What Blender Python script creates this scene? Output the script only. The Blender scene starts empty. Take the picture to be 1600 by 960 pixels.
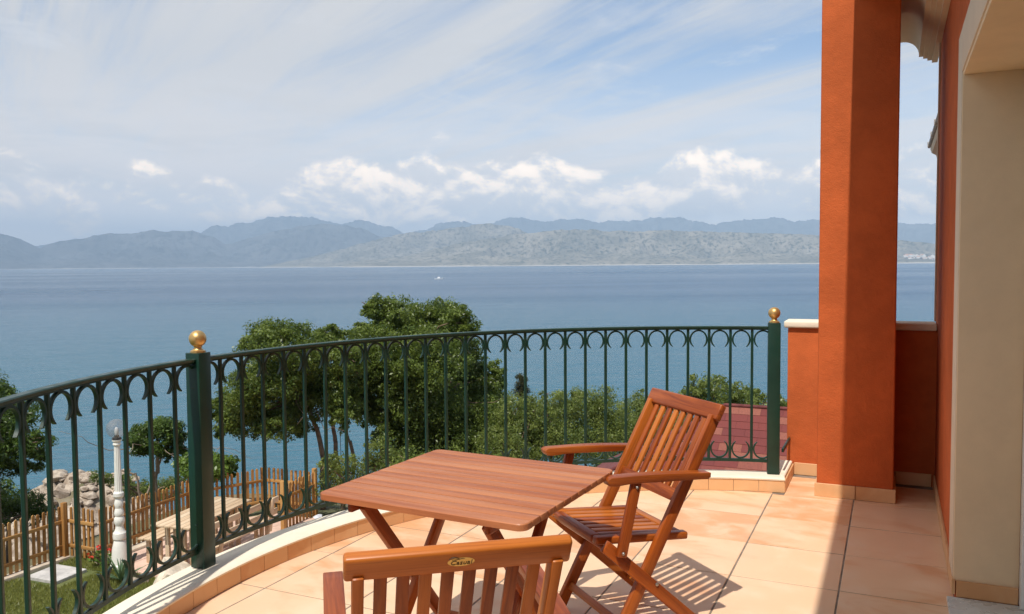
import bpy, bmesh, math, random
import numpy as np
from mathutils import Matrix, Vector

R = math.radians
random.seed(7)
rng = np.random.default_rng(11)
scene = bpy.context.scene
COL = scene.collection

# ------------------------------------------------------------------ camera
CAMH = 1.4892
YAW, PITCH, ROLL, FPX = -0.4294, -0.0507, -0.0074, 1300.0
def cam_axes():
    cy, sy, cp, sp = math.cos(YAW), math.sin(YAW), math.cos(PITCH), math.sin(PITCH)
    f = Vector((sy*cp, cy*cp, sp)); r = Vector((cy, -sy, 0)); u = r.cross(f)
    cr, sr = math.cos(ROLL), math.sin(ROLL)
    return cr*r + sr*u, -sr*r + cr*u, f
CR, CU, CF = cam_axes()
cam_d = bpy.data.cameras.new('camera'); cam = bpy.data.objects.new('camera', cam_d); COL.objects.link(cam)
cam_d.sensor_width = 22.2; cam_d.lens = 22.2*FPX/1600.0
cam_d.clip_start = 0.05; cam_d.clip_end = 200000
M = Matrix.Identity(4)
for i in range(3):
    M[i][0] = CR[i]; M[i][1] = CU[i]; M[i][2] = -CF[i]
M[0][3], M[1][3], M[2][3] = 0, 0, CAMH
cam.matrix_world = M
scene.camera = cam

def ray(px, py):
    """direction of a photograph pixel (1600 x 960)"""
    return CR*((px-800)/FPX) - CU*((py-480)/FPX) + CF
def on_z(px, py, z):
    d = ray(px, py); t = (z-CAMH)/d.z
    return Vector((d.x*t, d.y*t, z))
def at_dist(px, py, dist):
    d = ray(px, py); t = dist/math.hypot(d.x, d.y)
    return Vector((d.x*t, d.y*t, CAMH+d.z*t))

# ------------------------------------------------------------------ sky, sun, exposure
SUN = Vector((0.0145, -0.58, 1.0)).normalized()
SUN_EL = math.asin(SUN.z)
scene.view_settings.view_transform = 'Standard'
scene.view_settings.look = 'None'
scene.view_settings.gamma = 1.0
scene.view_settings.exposure = 0.12
scene.view_settings.use_curve_mapping = False
scene.cycles.use_denoising = True
scene.cycles.max_bounces = 8
scene.cycles.transparent_max_bounces = 12
scene.cycles.volume_bounces = 0
scene.cycles.caustics_reflective = False
scene.cycles.caustics_refractive = False

class NT:
    """small node-tree writer"""
    def __init__(s, tree):
        s.t = tree
    def n(s, kind, **kw):
        nd = s.t.nodes.new(kind)
        for k, v in kw.items():
            if k == 'inp':
                for a, b in v.items():
                    if hasattr(b, 'is_output'): s.t.links.new(b, nd.inputs[a])
                    else: nd.inputs[a].default_value = b
            else: setattr(nd, k, v)
        return nd
    def math(s, op, a, b=None, c=None, clamp=False):
        nd = s.t.nodes.new('ShaderNodeMath'); nd.operation = op; nd.use_clamp = clamp
        for i, v in enumerate((a, b, c)):
            if v is None: continue
            if hasattr(v, 'is_output'): s.t.links.new(v, nd.inputs[i])
            else: nd.inputs[i].default_value = v
        return nd.outputs[0]
    def vmath(s, op, a, b=None):
        nd = s.t.nodes.new('ShaderNodeVectorMath'); nd.operation = op
        for i, v in enumerate((a, b)):
            if v is None: continue
            if hasattr(v, 'is_output'): s.t.links.new(v, nd.inputs[i])
            else: nd.inputs[i].default_value = v
        return nd.outputs[0]
    def xyz(s, x, y, z):
        return s.n('ShaderNodeCombineXYZ', inp={0: x, 1: y, 2: z}).outputs[0]
    def noise(s, vec, scale, detail=4, rough=0.55, dist=0.0, col=False):
        nd = s.n('ShaderNodeTexNoise', inp={'Scale': scale, 'Detail': detail, 'Roughness': rough, 'Distortion': dist})
        if vec is not None: s.t.links.new(vec, nd.inputs['Vector'])
        return nd.outputs['Color' if col else 'Fac']
    def ramp(s, fac, lo, hi, a=0.0, b=1.0):
        nd = s.n('ShaderNodeMapRange', interpolation_type='SMOOTHSTEP',
                 inp={'From Min': lo, 'From Max': hi, 'To Min': a, 'To Max': b})
        s.t.links.new(fac, nd.inputs['Value'])
        return nd.outputs['Result']
    def mix(s, fac, a, b, blend='MIX'):
        nd = s.n('ShaderNodeMix', data_type='RGBA', blend_type=blend)
        for i, v in ((0, fac), (6, a), (7, b)):
            if hasattr(v, 'is_output'): s.t.links.new(v, nd.inputs[i])
            elif i == 0: nd.inputs[i].default_value = v
            else: nd.inputs[i].default_value = (*v, 1.0)[:4]
        return nd.outputs[2]

world = bpy.data.worlds.new('World'); scene.world = world; world.use_nodes = True
w = NT(world.node_tree); world.node_tree.nodes.clear()
sky = w.n('ShaderNodeTexSky', sky_type='NISHITA', sun_disc=False)
sky.sun_elevation = SUN_EL
sky.sun_rotation = math.atan2(SUN.x, SUN.y)
sky.altitude = 10; sky.air_density = 1.0; sky.dust_density = 0.6; sky.ozone_density = 2.0
tc = w.n('ShaderNodeTexCoord')
sep = w.n('ShaderNodeSeparateXYZ'); world.node_tree.links.new(tc.outputs['Generated'], sep.inputs[0])
X, Y, Z = sep.outputs
el = w.math('ARCSINE', Z)
az = w.math('ARCTAN2', X, Y)
# high cirrus on a flat layer, combed towards the left horizon
zc = w.math('ADD', w.math('MAXIMUM', Z, 0.0), 0.06)
lx, ly = w.math('DIVIDE', X, zc), w.math('DIVIDE', Y, zc)
A = R(-58)
along = w.math('ADD', w.math('MULTIPLY', lx, math.sin(A)), w.math('MULTIPLY', ly, math.cos(A)))
cross = w.math('SUBTRACT', w.math('MULTIPLY', lx, math.cos(A)), w.math('MULTIPLY', ly, math.sin(A)))
cv = w.xyz(w.math('MULTIPLY', along, 0.20), w.math('MULTIPLY', cross, 1.5), 3.7)
c1 = w.noise(cv, 1.0, 9, 0.62, 0.9)
cv2 = w.xyz(w.math('MULTIPLY', along, 0.22), w.math('MULTIPLY', cross, 0.34), 9.1)
c2 = w.noise(cv2, 1.0, 4, 0.55, 0.4)
cv3 = w.xyz(w.math('MULTIPLY', along, 0.5), w.math('MULTIPLY', cross, 4.2), 2.2)
c3 = w.noise(cv3, 1.0, 6, 0.6, 0.5)
veil = w.ramp(az, R(-2), R(-54), -0.26, 0.44)               # the veil thickens towards the west
cir = w.math('ADD', w.math('MULTIPLY', w.math('SUBTRACT', c1, 0.5), 4.4), w.math('MULTIPLY', w.math('SUBTRACT', c2, 0.5), 2.2))
cir = w.math('ADD', w.math('ADD', cir, veil), w.math('MULTIPLY', w.math('SUBTRACT', c3, 0.5), 0.75))
cir = w.ramp(cir, -0.60, 0.85, 0.0, 0.97)
# hazy stratus low over the mountains
low = w.ramp(el, R(14.5), R(4.0), 0.0, 0.94)
lowv = w.xyz(w.math('MULTIPLY', az, 2.4), w.math('MULTIPLY', el, 15.0), 1.3)
lown = w.noise(lowv, 2.2, 6, 0.6, 0.5)
low = w.math('MULTIPLY', low, w.ramp(lown, 0.30, 0.62, 0.72, 1.15), clamp=True)
# cumulus heads in a band above the mountains
cuv = w.xyz(az, w.math('MULTIPLY', el, 1.35), 0.37)
k1 = w.noise(cuv, 11.0, 10, 0.60, 0.25)
cuv_b = w.xyz(w.math('ADD', az, 0.004), w.math('MULTIPLY', w.math('ADD', el, 0.011), 1.35), 0.37)
k2 = w.noise(cuv_b, 11.0, 10, 0.60, 0.25)
band = w.math('MULTIPLY', w.ramp(el, R(1.0), R(3.4)), w.ramp(el, R(8.2), R(4.2)))
bandaz = w.noise(w.xyz(w.math('MULTIPLY', az, 5.0), w.math('MULTIPLY', el, 4.0), 5.5), 1.0, 3, 0.6)
cu = w.math('ADD', w.math('MULTIPLY', k1, 0.85), w.math('ADD', w.math('MULTIPLY', band, 0.19), w.math('MULTIPLY', w.math('SUBTRACT', bandaz, 0.5), 0.40)))
bank = w.math('MULTIPLY', w.ramp(az, R(-46), R(-27)), w.ramp(az, R(-4), R(-15)))      # the big bank stands over the strait
cu = w.math('ADD', cu, w.math('MULTIPLY', bank, w.ramp(el, R(9.5), R(6.0), 0.0, 0.125)))
cum = w.math('MULTIPLY', w.ramp(cu, 0.525, 0.650, 0.0, 0.93), w.ramp(el, R(9.5), R(7.5)))
lit = w.ramp(w.math('SUBTRACT', k1, k2), -0.07, 0.10)  # sunlit tops and shaded undersides painted into the cumulus colour
# scattered small fair-weather clouds higher up
hv = w.xyz(az, w.math('MULTIPLY', el, 3.2), 4.2)
h1 = w.noise(hv, 6.0, 8, 0.62, 0.4)
hm = w.math('MULTIPLY', w.ramp(h1, 0.53, 0.70, 0.0, 0.7), w.math('MULTIPLY', w.ramp(el, R(7), R(9.5)), w.ramp(el, R(19), R(13))))
STR = 0.15; S = 1.0/STR
base = sky.outputs['Color']
col = w.mix(cir, base, (0.75*S, 0.74*S, 0.735*S))
col = w.mix(low, col, (1.08*S, 1.00*S, 0.94*S))
hor = w.ramp(el, R(6.0), R(1.2), 0.0, 0.9)
col = w.mix(hor, col, (1.75*S, 1.62*S, 1.52*S))
col = w.mix(hm, col, (0.82*S, 0.83*S, 0.86*S))
cucol = w.mix(lit, (1.12*S, 1.04*S, 0.98*S), (2.15*S, 1.75*S, 1.34*S))
col = w.mix(cum, col, cucol)
bg = w.n('ShaderNodeBackground', inp={'Color': col, 'Strength': STR})
wo = w.n('ShaderNodeOutputWorld', inp={'Surface': bg.outputs[0]})

sun_d = bpy.data.lights.new('sun', 'SUN'); sun_d.energy = 4.5; sun_d.angle = R(0.55); sun_d.color = (1.0, 0.955, 0.88)
sun = bpy.data.objects.new('sun', sun_d); COL.objects.link(sun)
sun.rotation_euler = (-SUN).to_track_quat('-Z', 'Y').to_euler()

# ------------------------------------------------------------------ object helpers
SPACE = {}
def empty(name, label, cat, loc=(0, 0, 0), rz=0.0, group=None):
    o = bpy.data.objects.new(name, None); COL.objects.link(o)
    o.location = loc; o.rotation_euler = (0, 0, rz); o.empty_display_size = 0.1
    SPACE[o] = Matrix.Identity(4)
    return tag(o, label, cat, group)
def tag(o, label, cat, group=None):
    o['label'] = label; o['category'] = cat
    if group: o['group'] = group
    return o
def link(name, me, mat=None, parent=None, M=None):
    """M is given in the space of the thing (root)"""
    o = bpy.data.objects.new(name, me); COL.objects.link(o)
    if mat is not None and not me.materials: me.materials.append(mat)
    M = M or Matrix.Identity(4)
    if parent is not None:
        o.parent = parent
        o.matrix_basis = SPACE.get(parent, Matrix.Identity(4)).inverted() @ M
        SPACE[o] = M
    else:
        o.matrix_basis = M
        SPACE[o] = Matrix.Identity(4)
    return o
def structure(o): o['kind'] = 'structure'; return o
def stuff(o): o['kind'] = 'stuff'; return o
def copy_tree(o, parent=None):
    c = o.copy(); COL.objects.link(c); c.parent = parent
    for ch in list(o.children): copy_tree(ch, c)
    return c

def mesh_np(name, verts, faces, smooth=False):
    me = bpy.data.meshes.new(name)
    verts = np.asarray(verts, dtype=np.float32); faces = np.asarray(faces, dtype=np.int32)
    k = faces.shape[1]
    me.vertices.add(len(verts)); me.vertices.foreach_set('co', verts.ravel())
    me.loops.add(faces.size); me.loops.foreach_set('vertex_index', faces.ravel())
    me.polygons.add(len(faces)); me.polygons.foreach_set('loop_start', np.arange(0, faces.size, k, dtype=np.int32))
    me.update(calc_edges=True); me.validate()
    if smooth: me.polygons.foreach_set('use_smooth', np.ones(len(faces), dtype=bool))
    return me
def from_bm(name, bm, smooth=None):
    me = bpy.data.meshes.new(name); bm.normal_update(); bm.to_mesh(me); bm.free()
    if smooth is not None:
        me.polygons.foreach_set('use_smooth', np.ones(len(me.polygons), dtype=bool))
        if smooth < 180: me.set_sharp_from_angle(angle=R(smooth))
    return me
_boxes = {}
def box_mesh(lx, ly, lz, bev=0.003, seg=2):
    key = (round(lx, 4), round(ly, 4), round(lz, 4), bev, seg)
    if key in _boxes: return _boxes[key].copy() if _boxes[key].materials else _boxes[key]
    bm = bmesh.new(); bmesh.ops.create_cube(bm, size=1.0)
    bmesh.ops.scale(bm, vec=(lx, ly, lz), verts=bm.verts)
    if bev > 0:
        bmesh.ops.bevel(bm, geom=list(bm.edges), offset=min(bev, 0.45*min(lx, ly, lz)), segments=seg, affect='EDGES', profile=0.5, clamp_overlap=True)
    me = from_bm('box', bm, 35)
    _boxes[key] = me
    return me
_mb = {}
def box(name, lx, ly, lz, M, mat, parent=None, bev=0.003, seg=2):
    key = (round(lx, 4), round(ly, 4), round(lz, 4), bev, seg, mat.name)
    if key not in _mb:
        me = box_mesh(lx, ly, lz, bev, seg).copy(); me.materials.clear(); me.materials.append(mat); me.name = name
        _mb[key] = me
    return link(name, _mb[key], None, parent, M)
def aabb(name, p0, p1, mat, parent=None, bev=0.003, seg=2):
    p0, p1 = Vector(p0), Vector(p1); c = (p0+p1)/2; d = p1-p0
    return box(name, abs(d.x), abs(d.y), abs(d.z), Matrix.Translation(c), mat, parent, bev, seg)
def frame(p0, p1, up):
    """matrix with x along p0->p1, z close to up, origin in the middle"""
    p0, p1, up = Vector(p0), Vector(p1), Vector(up)
    x = (p1-p0).normalized(); y = up.cross(x).normalized(); z = x.cross(y)
    M = Matrix.Identity(4)
    for i in range(3): M[i][0], M[i][1], M[i][2], M[i][3] = x[i], y[i], z[i], (p0[i]+p1[i])/2
    return M, (p1-p0).length
def bar(name, p0, p1, width, thick, up, mat, parent=None, bev=0.004, seg=2):
    M, L = frame(p0, p1, up)
    return box(name, L, width, thick, M, mat, parent, bev, seg)
def lathe(name, prof, n=32, smooth=40):
    bm = bmesh.new(); rings = []
    for r, z in prof:
        rings.append([bm.verts.new((r*math.cos(2*math.pi*i/n), r*math.sin(2*math.pi*i/n), z)) for i in range(n)])
    for a, b in zip(rings, rings[1:]):
        for i in range(n): bm.faces.new((a[i], a[(i+1) % n], b[(i+1) % n], b[i]))
    bm.faces.new(rings[0][::-1]); bm.faces.new(rings[-1])
    return from_bm(name, bm, smooth)
def tube_np(paths, n=7):
    """paths: list of (points, radii) -> verts, quads"""
    V, F, off = [], [], 0
    for pts, rad in paths:
        pts = np.asarray(pts, float); m = len(pts)
        tan = np.gradient(pts, axis=0); tan /= np.linalg.norm(tan, axis=1)[:, None]+1e-9
        ref = np.array([0.31, 0.95, 0.05]) if abs(tan[0][2]) > 0.6 else np.array([0, 0, 1.0])
        a = np.cross(tan, ref); a /= np.linalg.norm(a, axis=1)[:, None]+1e-9
        b = np.cross(tan, a)
        th = np.arange(n)*2*np.pi/n
        ring = pts[:, None, :] + np.asarray(rad)[:, None, None]*(a[:, None, :]*np.cos(th)[None, :, None] + b[:, None, :]*np.sin(th)[None, :, None])
        V.append(ring.reshape(-1, 3))
        i, j = np.meshgrid(np.arange(m-1), np.arange(n), indexing='ij')
        q = np.stack([i*n+j, i*n+(j+1) % n, (i+1)*n+(j+1) % n, (i+1)*n+j], -1).reshape(-1, 4)
        F.append(q+off); off += m*n
    return np.concatenate(V), np.concatenate(F)
def prism(name, poly, z0, z1, inset=0.0, drop=0.0):
    """vertical prism; with inset the top face is chamfered"""
    bm = bmesh.new(); n = len(poly)
    P = [Vector((p[0], p[1])) for p in poly]
    lo = [bm.verts.new((p.x, p.y, z0)) for p in P]
    if inset > 0:
        mid = [bm.verts.new((p.x, p.y, z1-drop)) for p in P]
        top = []
        for i in range(n):
            a, b, c = P[i-1], P[i], P[(i+1) % n]
            e1, e2 = (b-a).normalized(), (c-b).normalized()
            n1, n2 = Vector((-e1.y, e1.x)), Vector((-e2.y, e2.x))
            m = (n1+n2); m = m/max(0.35, m.length_squared)*2*inset if m.length_squared > 1e-6 else n1*inset
            q = b+m
            top.append(bm.verts.new((q.x, q.y, z1)))
        loops = [lo, mid, top]
    else:
        loops = [lo, [bm.verts.new((p.x, p.y, z1)) for p in P]]
    for a, b in zip(loops, loops[1:]):
        for i in range(n): bm.faces.new((a[i], a[(i+1) % n], b[(i+1) % n], b[i]))
    bm.faces.new(loops[-1]); bm.faces.new(lo[::-1])
    return from_bm(name, bm)
def extrude_profile(name, prof, y0, y1, smooth=35):
    """closed profile in x-z, extruded along y"""
    bm = bmesh.new()
    a = [bm.verts.new((x, y0, z)) for x, z in prof]; b = [bm.verts.new((x, y1, z)) for x, z in prof]
    n = len(prof)
    for i in range(n): bm.faces.new((a[i], b[i], b[(i+1) % n], a[(i+1) % n]))
    bm.faces.new(a); bm.faces.new(b[::-1])
    bmesh.ops.recalc_face_normals(bm, faces=bm.faces)
    return from_bm(name, bm, smooth)
def clip_poly(poly, nx, ny, d):
    """keep nx*x+ny*y <= d"""
    out = []
    for i in range(len(poly)):
        a, b = poly[i], poly[(i+1) % len(poly)]
        da, db = nx*a[0]+ny*a[1]-d, nx*b[0]+ny*b[1]-d
        if da <= 0: out.append(a)
        if (da < 0) != (db < 0) and abs(da-db) > 1e-12:
            t = da/(da-db); out.append((a[0]+(b[0]-a[0])*t, a[1]+(b[1]-a[1])*t))
    return out
def area(poly):
    return 0.5*sum(poly[i][0]*poly[(i+1) % len(poly)][1]-poly[(i+1) % len(poly)][0]*poly[i][1] for i in range(len(poly)))

# value noise in numpy
_perm = rng.random((256, 256))
def vnoise(x, y):
    xi, yi = np.floor(x).astype(int), np.floor(y).astype(int)
    fx, fy = x-xi, y-yi; fx = fx*fx*(3-2*fx); fy = fy*fy*(3-2*fy)
    g = lambda i, j: _perm[i % 256, j % 256]
    return (g(xi, yi)*(1-fx)+g(xi+1, yi)*fx)*(1-fy)+(g(xi, yi+1)*(1-fx)+g(xi+1, yi+1)*fx)*fy
def fbm(x, y, o=5, gain=0.5):
    s, a, t = 0.0, 1.0, 0.0
    for i in range(o):
        s = s+a*vnoise(x*2**i+17.3*i, y*2**i+5.1*i); t += a; a *= gain
    return s/t
def ridged(x, y, o=5):
    s, a, t = 0.0, 1.0, 0.0
    for i in range(o):
        s = s+a*(1-abs(2*vnoise(x*2**i+31.7*i, y*2**i+9.3*i)-1)); t += a; a *= 0.5
    return s/t

# ------------------------------------------------------------------ materials
def material(name):
    m = bpy.data.materials.new(name); m.use_nodes = True; m.node_tree.nodes.clear()
    t = NT(m.node_tree)
    bs = t.n('ShaderNodeBsdfPrincipled'); out = t.n('ShaderNodeOutputMaterial')
    m.node_tree.links.new(bs.outputs[0], out.inputs[0])
    return m, t, bs, out
def setc(t, bs, key, v):
    if hasattr(v, 'is_output'): t.t.links.new(v, bs.inputs[key])
    elif isinstance(v, (tuple, list)): bs.inputs[key].default_value = (*v, 1.0)[:4]
    else: bs.inputs[key].default_value = v
def objcoord(t, seed=True):
    c = t.n('ShaderNodeTexCoord').outputs['Object']
    if seed:
        r = t.n('ShaderNodeObjectInfo').outputs['Random']
        c = t.vmath('ADD', c, t.xyz(t.math('MULTIPLY', r, 37.0), t.math('MULTIPLY', r, 91.0), t.math('MULTIPLY', r, 53.0)))
    return c
def bump(t, bs, h, strength, dist=0.01):
    b = t.n('ShaderNodeBump', inp={'Strength': strength, 'Distance': dist, 'Height': h})
    t.t.links.new(b.outputs[0], bs.inputs['Normal'])
def simple(name, col, rough=0.5, var=0.15, scale=6.0, metal=0.0, bmp=0.0, bscale=60.0, seed=True, spec=0.5, coat=0.0):
    m, t, bs, out = material(name)
    c = objcoord(t, seed)
    n = t.noise(c, scale, 5, 0.6)
    lo = tuple(max(0, x*(1-var)) for x in col); hi = tuple(min(1, x*(1+var)) for x in col)
    setc(t, bs, 'Base Color', t.mix(t.ramp(n, 0.3, 0.7), lo, hi))
    setc(t, bs, 'Roughness', t.ramp(t.noise(c, scale*3, 3), 0.3, 0.7, max(0.02, rough-0.08), min(1, rough+0.08)))
    setc(t, bs, 'Metallic', metal); setc(t, bs, 'Specular IOR Level', spec); setc(t, bs, 'Coat Weight', coat)
    if bmp: bump(t, bs, t.noise(c, bscale, 4, 0.6), bmp)
    return m
def wood(name, dark, mid, light, rough=0.42, g=1.0, spec=0.4, rv=0.35):
    m, t, bs, out = material(name)
    c = objcoord(t)
    r = t.n('ShaderNodeObjectInfo').outputs['Random']
    gv = t.vmath('MULTIPLY', c, (1.6*g, 26*g, 26*g))
    n1 = t.noise(gv, 1.0, 6, 0.62, 1.1)
    fine = t.noise(t.vmath('MULTIPLY', c, (6*g, 220*g, 220*g)), 1.0, 3, 0.6)
    big = t.noise(t.vmath('MULTIPLY', c, (1.2, 5, 5)), 1.0, 2)
    colr = t.mix(t.ramp(n1, 0.34, 0.66), dark, mid)
    colr = t.mix(t.ramp(t.math('ADD', big, t.math('MULTIPLY', t.math('SUBTRACT', r, 0.5), rv)), 0.36, 0.72, 0.0, 0.85), colr, light)
    colr = t.mix(t.ramp(fine, 0.45, 0.75, 0.0, 0.35), colr, dark)
    setc(t, bs, 'Base Color', colr)
    setc(t, bs, 'Roughness', t.ramp(n1, 0.2, 0.8, rough+0.1, rough-0.06)); setc(t, bs, 'Specular IOR Level', spec)
    bump(t, bs, t.math('ADD', fine, t.math('MULTIPLY', n1, 0.6)), 0.25, 0.001)
    return m
def stucco(name, col, var=0.07, bmp=0.35, scale=170.0):
    m, t, bs, out = material(name)
    c = t.n('ShaderNodeTexCoord').outputs['Object']
    n = t.noise(c, 1.6, 4, 0.6); n2 = t.noise(c, 9.0, 4, 0.65)
    f = t.math('ADD', t.math('MULTIPLY', n, 0.6), t.math('MULTIPLY', n2, 0.4))
    colr = t.mix(t.ramp(f, 0.35, 0.65), tuple(x*(1-var) for x in col), tuple(min(1, x*(1+var)) for x in col))
    sx = t.noise(t.vmath('MULTIPLY', c, (14, 14, 0.9)), 1.0, 4, 0.6)           # faint rain streaks
    colr = t.mix(t.ramp(sx, 0.6, 0.85, 0.0, 0.12), colr, tuple(x*0.6 for x in col))
    setc(t, bs, 'Base Color', colr); setc(t, bs, 'Roughness', 0.88); setc(t, bs, 'Specular IOR Level', 0.25)
    h = t.math('ADD', t.noise(c, scale, 4, 0.6), t.math('MULTIPLY', t.noise(c, 28, 3), 0.8))
    bump(t, bs, h, bmp, 0.004)
    return m
def tile_mat(name, base, warm, pale, rough=0.42):
    m, t, bs, out = material(name)
    c = objcoord(t); r = t.n('ShaderNodeObjectInfo').outputs['Random']
    n = t.noise(t.vmath('MULTIPLY', c, (1.0, 1.9, 1.0)), 2.6, 5, 0.55, 0.6)
    n = t.math('ADD', n, t.math('MULTIPLY', t.math('SUBTRACT', r, 0.5), 0.34))
    n2 = t.noise(c, 5.0, 6, 0.6, 0.3)
    colr = t.mix(t.ramp(n, 0.46, 0.72), base, warm)
    colr = t.mix(t.ramp(n2, 0.48, 0.75, 0.0, 0.55), colr, pale)
    sp = t.noise(c, 42.0, 2, 0.5)
    colr = t.mix(t.ramp(sp, 0.74, 0.80, 0.0, 0.30), colr, tuple(x*0.5 for x in warm))
    setc(t, bs, 'Base Color', colr)
    setc(t, bs, 'Roughness', t.ramp(n2, 0.3, 0.7, rough-0.08, rough+0.12)); setc(t, bs, 'Specular IOR Level', 0.35)
    bump(t, bs, t.noise(c, 14, 4, 0.5), 0.08, 0.004)
    return m
def leaf_mat(name, dark, light, trans=0.35, rough=0.38):
    m, t, bs, out = material(name)
    at = t.n('ShaderNodeAttribute', attribute_name='leaf').outputs['Fac']
    colr = t.mix(at, dark, light)
    setc(t, bs, 'Base Color', colr); setc(t, bs, 'Roughness', rough); setc(t, bs, 'Specular IOR Level', 0.35)
    tr = t.n('ShaderNodeBsdfTranslucent'); t.t.links.new(t.mix(0.5, colr, tuple(min(1, x*1.5) for x in light)), tr.inputs[0])
    mx = t.n('ShaderNodeMixShader'); mx.inputs[0].default_value = trans
    t.t.links.new(bs.outputs[0], mx.inputs[1]); t.t.links.new(tr.outputs[0], mx.inputs[2]); t.t.links.new(mx.outputs[0], out.inputs[0])
    return m

MAT = {}
MAT['orange'] = stucco('orange_stucco', (0.51, 0.115, 0.031), 0.13, 0.75, 130)
MAT['cream'] = stucco('cream_plaster', (0.80, 0.62, 0.40), 0.04, 0.12)
MAT['white_cap'] = stucco('cream_white_paint', (0.80, 0.71, 0.56), 0.06, 0.12, 60)
MAT['moulding'] = stucco('moulding_plaster', (0.70, 0.58, 0.44), 0.04, 0.08)
MAT['edge_trim'] = stucco('edge_trim', (0.66, 0.54, 0.42), 0.06, 0.1)
MAT['tile'] = tile_mat('terracotta_tile', (0.79, 0.53, 0.335), (0.70, 0.375, 0.19), (0.81, 0.60, 0.43))
MAT['kerb_tile'] = tile_mat('kerb_tile', (0.70, 0.42, 0.21), (0.62, 0.32, 0.14), (0.72, 0.48, 0.27))
MAT['grout'] = simple('grout', (0.22, 0.175, 0.135), 0.9, 0.3, 14)
MAT['marble'] = simple('marble', (0.66, 0.66, 0.62), 0.3, 0.05, 5)
MAT['green'] = simple('green_enamel', (0.006, 0.032, 0.020), 0.38, 0.15, 5, bmp=0.06, bscale=70, spec=0.4)
MAT['gold'] = simple('gold_paint', (0.62, 0.40, 0.15), 0.38, 0.12, 20, metal=0.75, bmp=0.03)
MAT['teak'] = wood('oiled_wood', (0.17, 0.030, 0.005), (0.37, 0.084, 0.010), (0.52, 0.160, 0.024), 0.36, rv=0.55)
MAT['table_wood'] = wood('table_wood', (0.32, 0.095, 0.034), (0.44, 0.150, 0.055), (0.51, 0.205, 0.088), 0.44, rv=0.14)
MAT['brass'] = simple('brass_plate', (0.62, 0.46, 0.16), 0.42, 0.1, 40, metal=0.6)
MAT['engraving'] = simple('engraving', (0.07, 0.045, 0.02), 0.6, 0.1, 40)
MAT['steel'] = simple('steel', (0.45, 0.43, 0.40), 0.35, 0.1, 40, metal=0.9)
MAT['pine_wood'] = wood('fence_wood', (0.25, 0.115, 0.030), (0.41, 0.20, 0.055), (0.50, 0.275, 0.09), 0.6, rv=0.7)
MAT['pale_wood'] = wood('weathered_wood', (0.46, 0.31, 0.18), (0.60, 0.44, 0.28), (0.68, 0.53, 0.36), 0.65)
MAT['lamp_white'] = simple('white_cast_iron', (0.78, 0.76, 0.68), 0.4, 0.04, 12)
MAT['black'] = simple('dark_plastic', (0.03, 0.028, 0.025), 0.45, 0.2, 12)
MAT['bulb'] = simple('bulb_white', (0.85, 0.85, 0.82), 0.3, 0.03, 12)
MAT['paving'] = simple('pink_paving', (0.66, 0.46, 0.36), 0.7, 0.12, 5, bmp=0.1)
MAT['concrete'] = simple('concrete', (0.50, 0.47, 0.42), 0.85, 0.15, 7, bmp=0.2)
MAT['pvc'] = simple('white_frame', (0.74, 0.74, 0.70), 0.35, 0.03, 8)
MAT['interior'] = stucco('interior_plaster', (0.60, 0.55, 0.46), 0.03, 0.05)
MAT['bark'] = simple('bark', (0.17, 0.115, 0.075), 0.9, 0.35, 9, bmp=0.5, bscale=30)
MAT['pale_bark'] = simple('pale_bark', (0.30, 0.23, 0.17), 0.9, 0.3, 9, bmp=0.4, bscale=30)
MAT['leaf_olive'] = leaf_mat('leaf_broad', (0.018, 0.046, 0.009), (0.215, 0.275, 0.050))
MAT['leaf_shrub'] = leaf_mat('leaf_shrub', (0.048, 0.088, 0.018), (0.270, 0.315, 0.075))
MAT['leaf_pine'] = leaf_mat('leaf_pine', (0.016, 0.040, 0.008), (0.115, 0.180, 0.028), 0.25)
MAT['leaf_bright'] = leaf_mat('leaf_bright', (0.05, 0.10, 0.015), (0.18, 0.27, 0.045))
MAT['leaf_cypress'] = leaf_mat('leaf_cypress', (0.020, 0.030, 0.010), (0.085, 0.080, 0.025), 0.2)
MAT['grass'] = leaf_mat('grass_blades', (0.10, 0.135, 0.025), (0.32, 0.32, 0.085), 0.3)
MAT['agave'] = leaf_mat('agave_leaf', (0.05, 0.10, 0.04), (0.16, 0.24, 0.12), 0.1, 0.4)
MAT['flower'] = simple('red_petals', (0.62, 0.035, 0.02), 0.5, 0.2, 20)
MAT['boat'] = simple('boat_white', (0.82, 0.82, 0.80), 0.3, 0.03, 1)
MAT['boat_glass'] = simple('boat_glass', (0.04, 0.05, 0.06), 0.1, 0.1, 1)
MAT['house_white'] = simple('far_house', (0.80, 0.76, 0.70), 0.8, 0.1, 0.1)
MAT['house_roof'] = simple('far_roof', (0.50, 0.26, 0.16), 0.8, 0.1, 0.1)
MAT['gutter'] = simple('zinc_gutter', (0.45, 0.42, 0.38), 0.5, 0.15, 8)

def glass_mat():
    m, t, bs, out = material('clear_glass')
    gl = t.n('ShaderNodeBsdfGlossy', inp={'Roughness': 0.03}); tr = t.n('ShaderNodeBsdfTransparent', inp={'Color': (0.86, 0.86, 0.86, 1)})
    df = t.n('ShaderNodeBsdfDiffuse', inp={'Color': (0.6, 0.6, 0.6, 1)})
    m0 = t.n('ShaderNodeMixShader', inp={0: 0.10, 1: tr.outputs[0], 2: gl.outputs[0]})
    mx = t.n('ShaderNodeMixShader', inp={0: 0.13, 1: m0.outputs[0], 2: df.outputs[0]})
    t.t.links.new(mx.outputs[0], out.inputs[0]); return m
MAT['glass'] = glass_mat()

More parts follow.
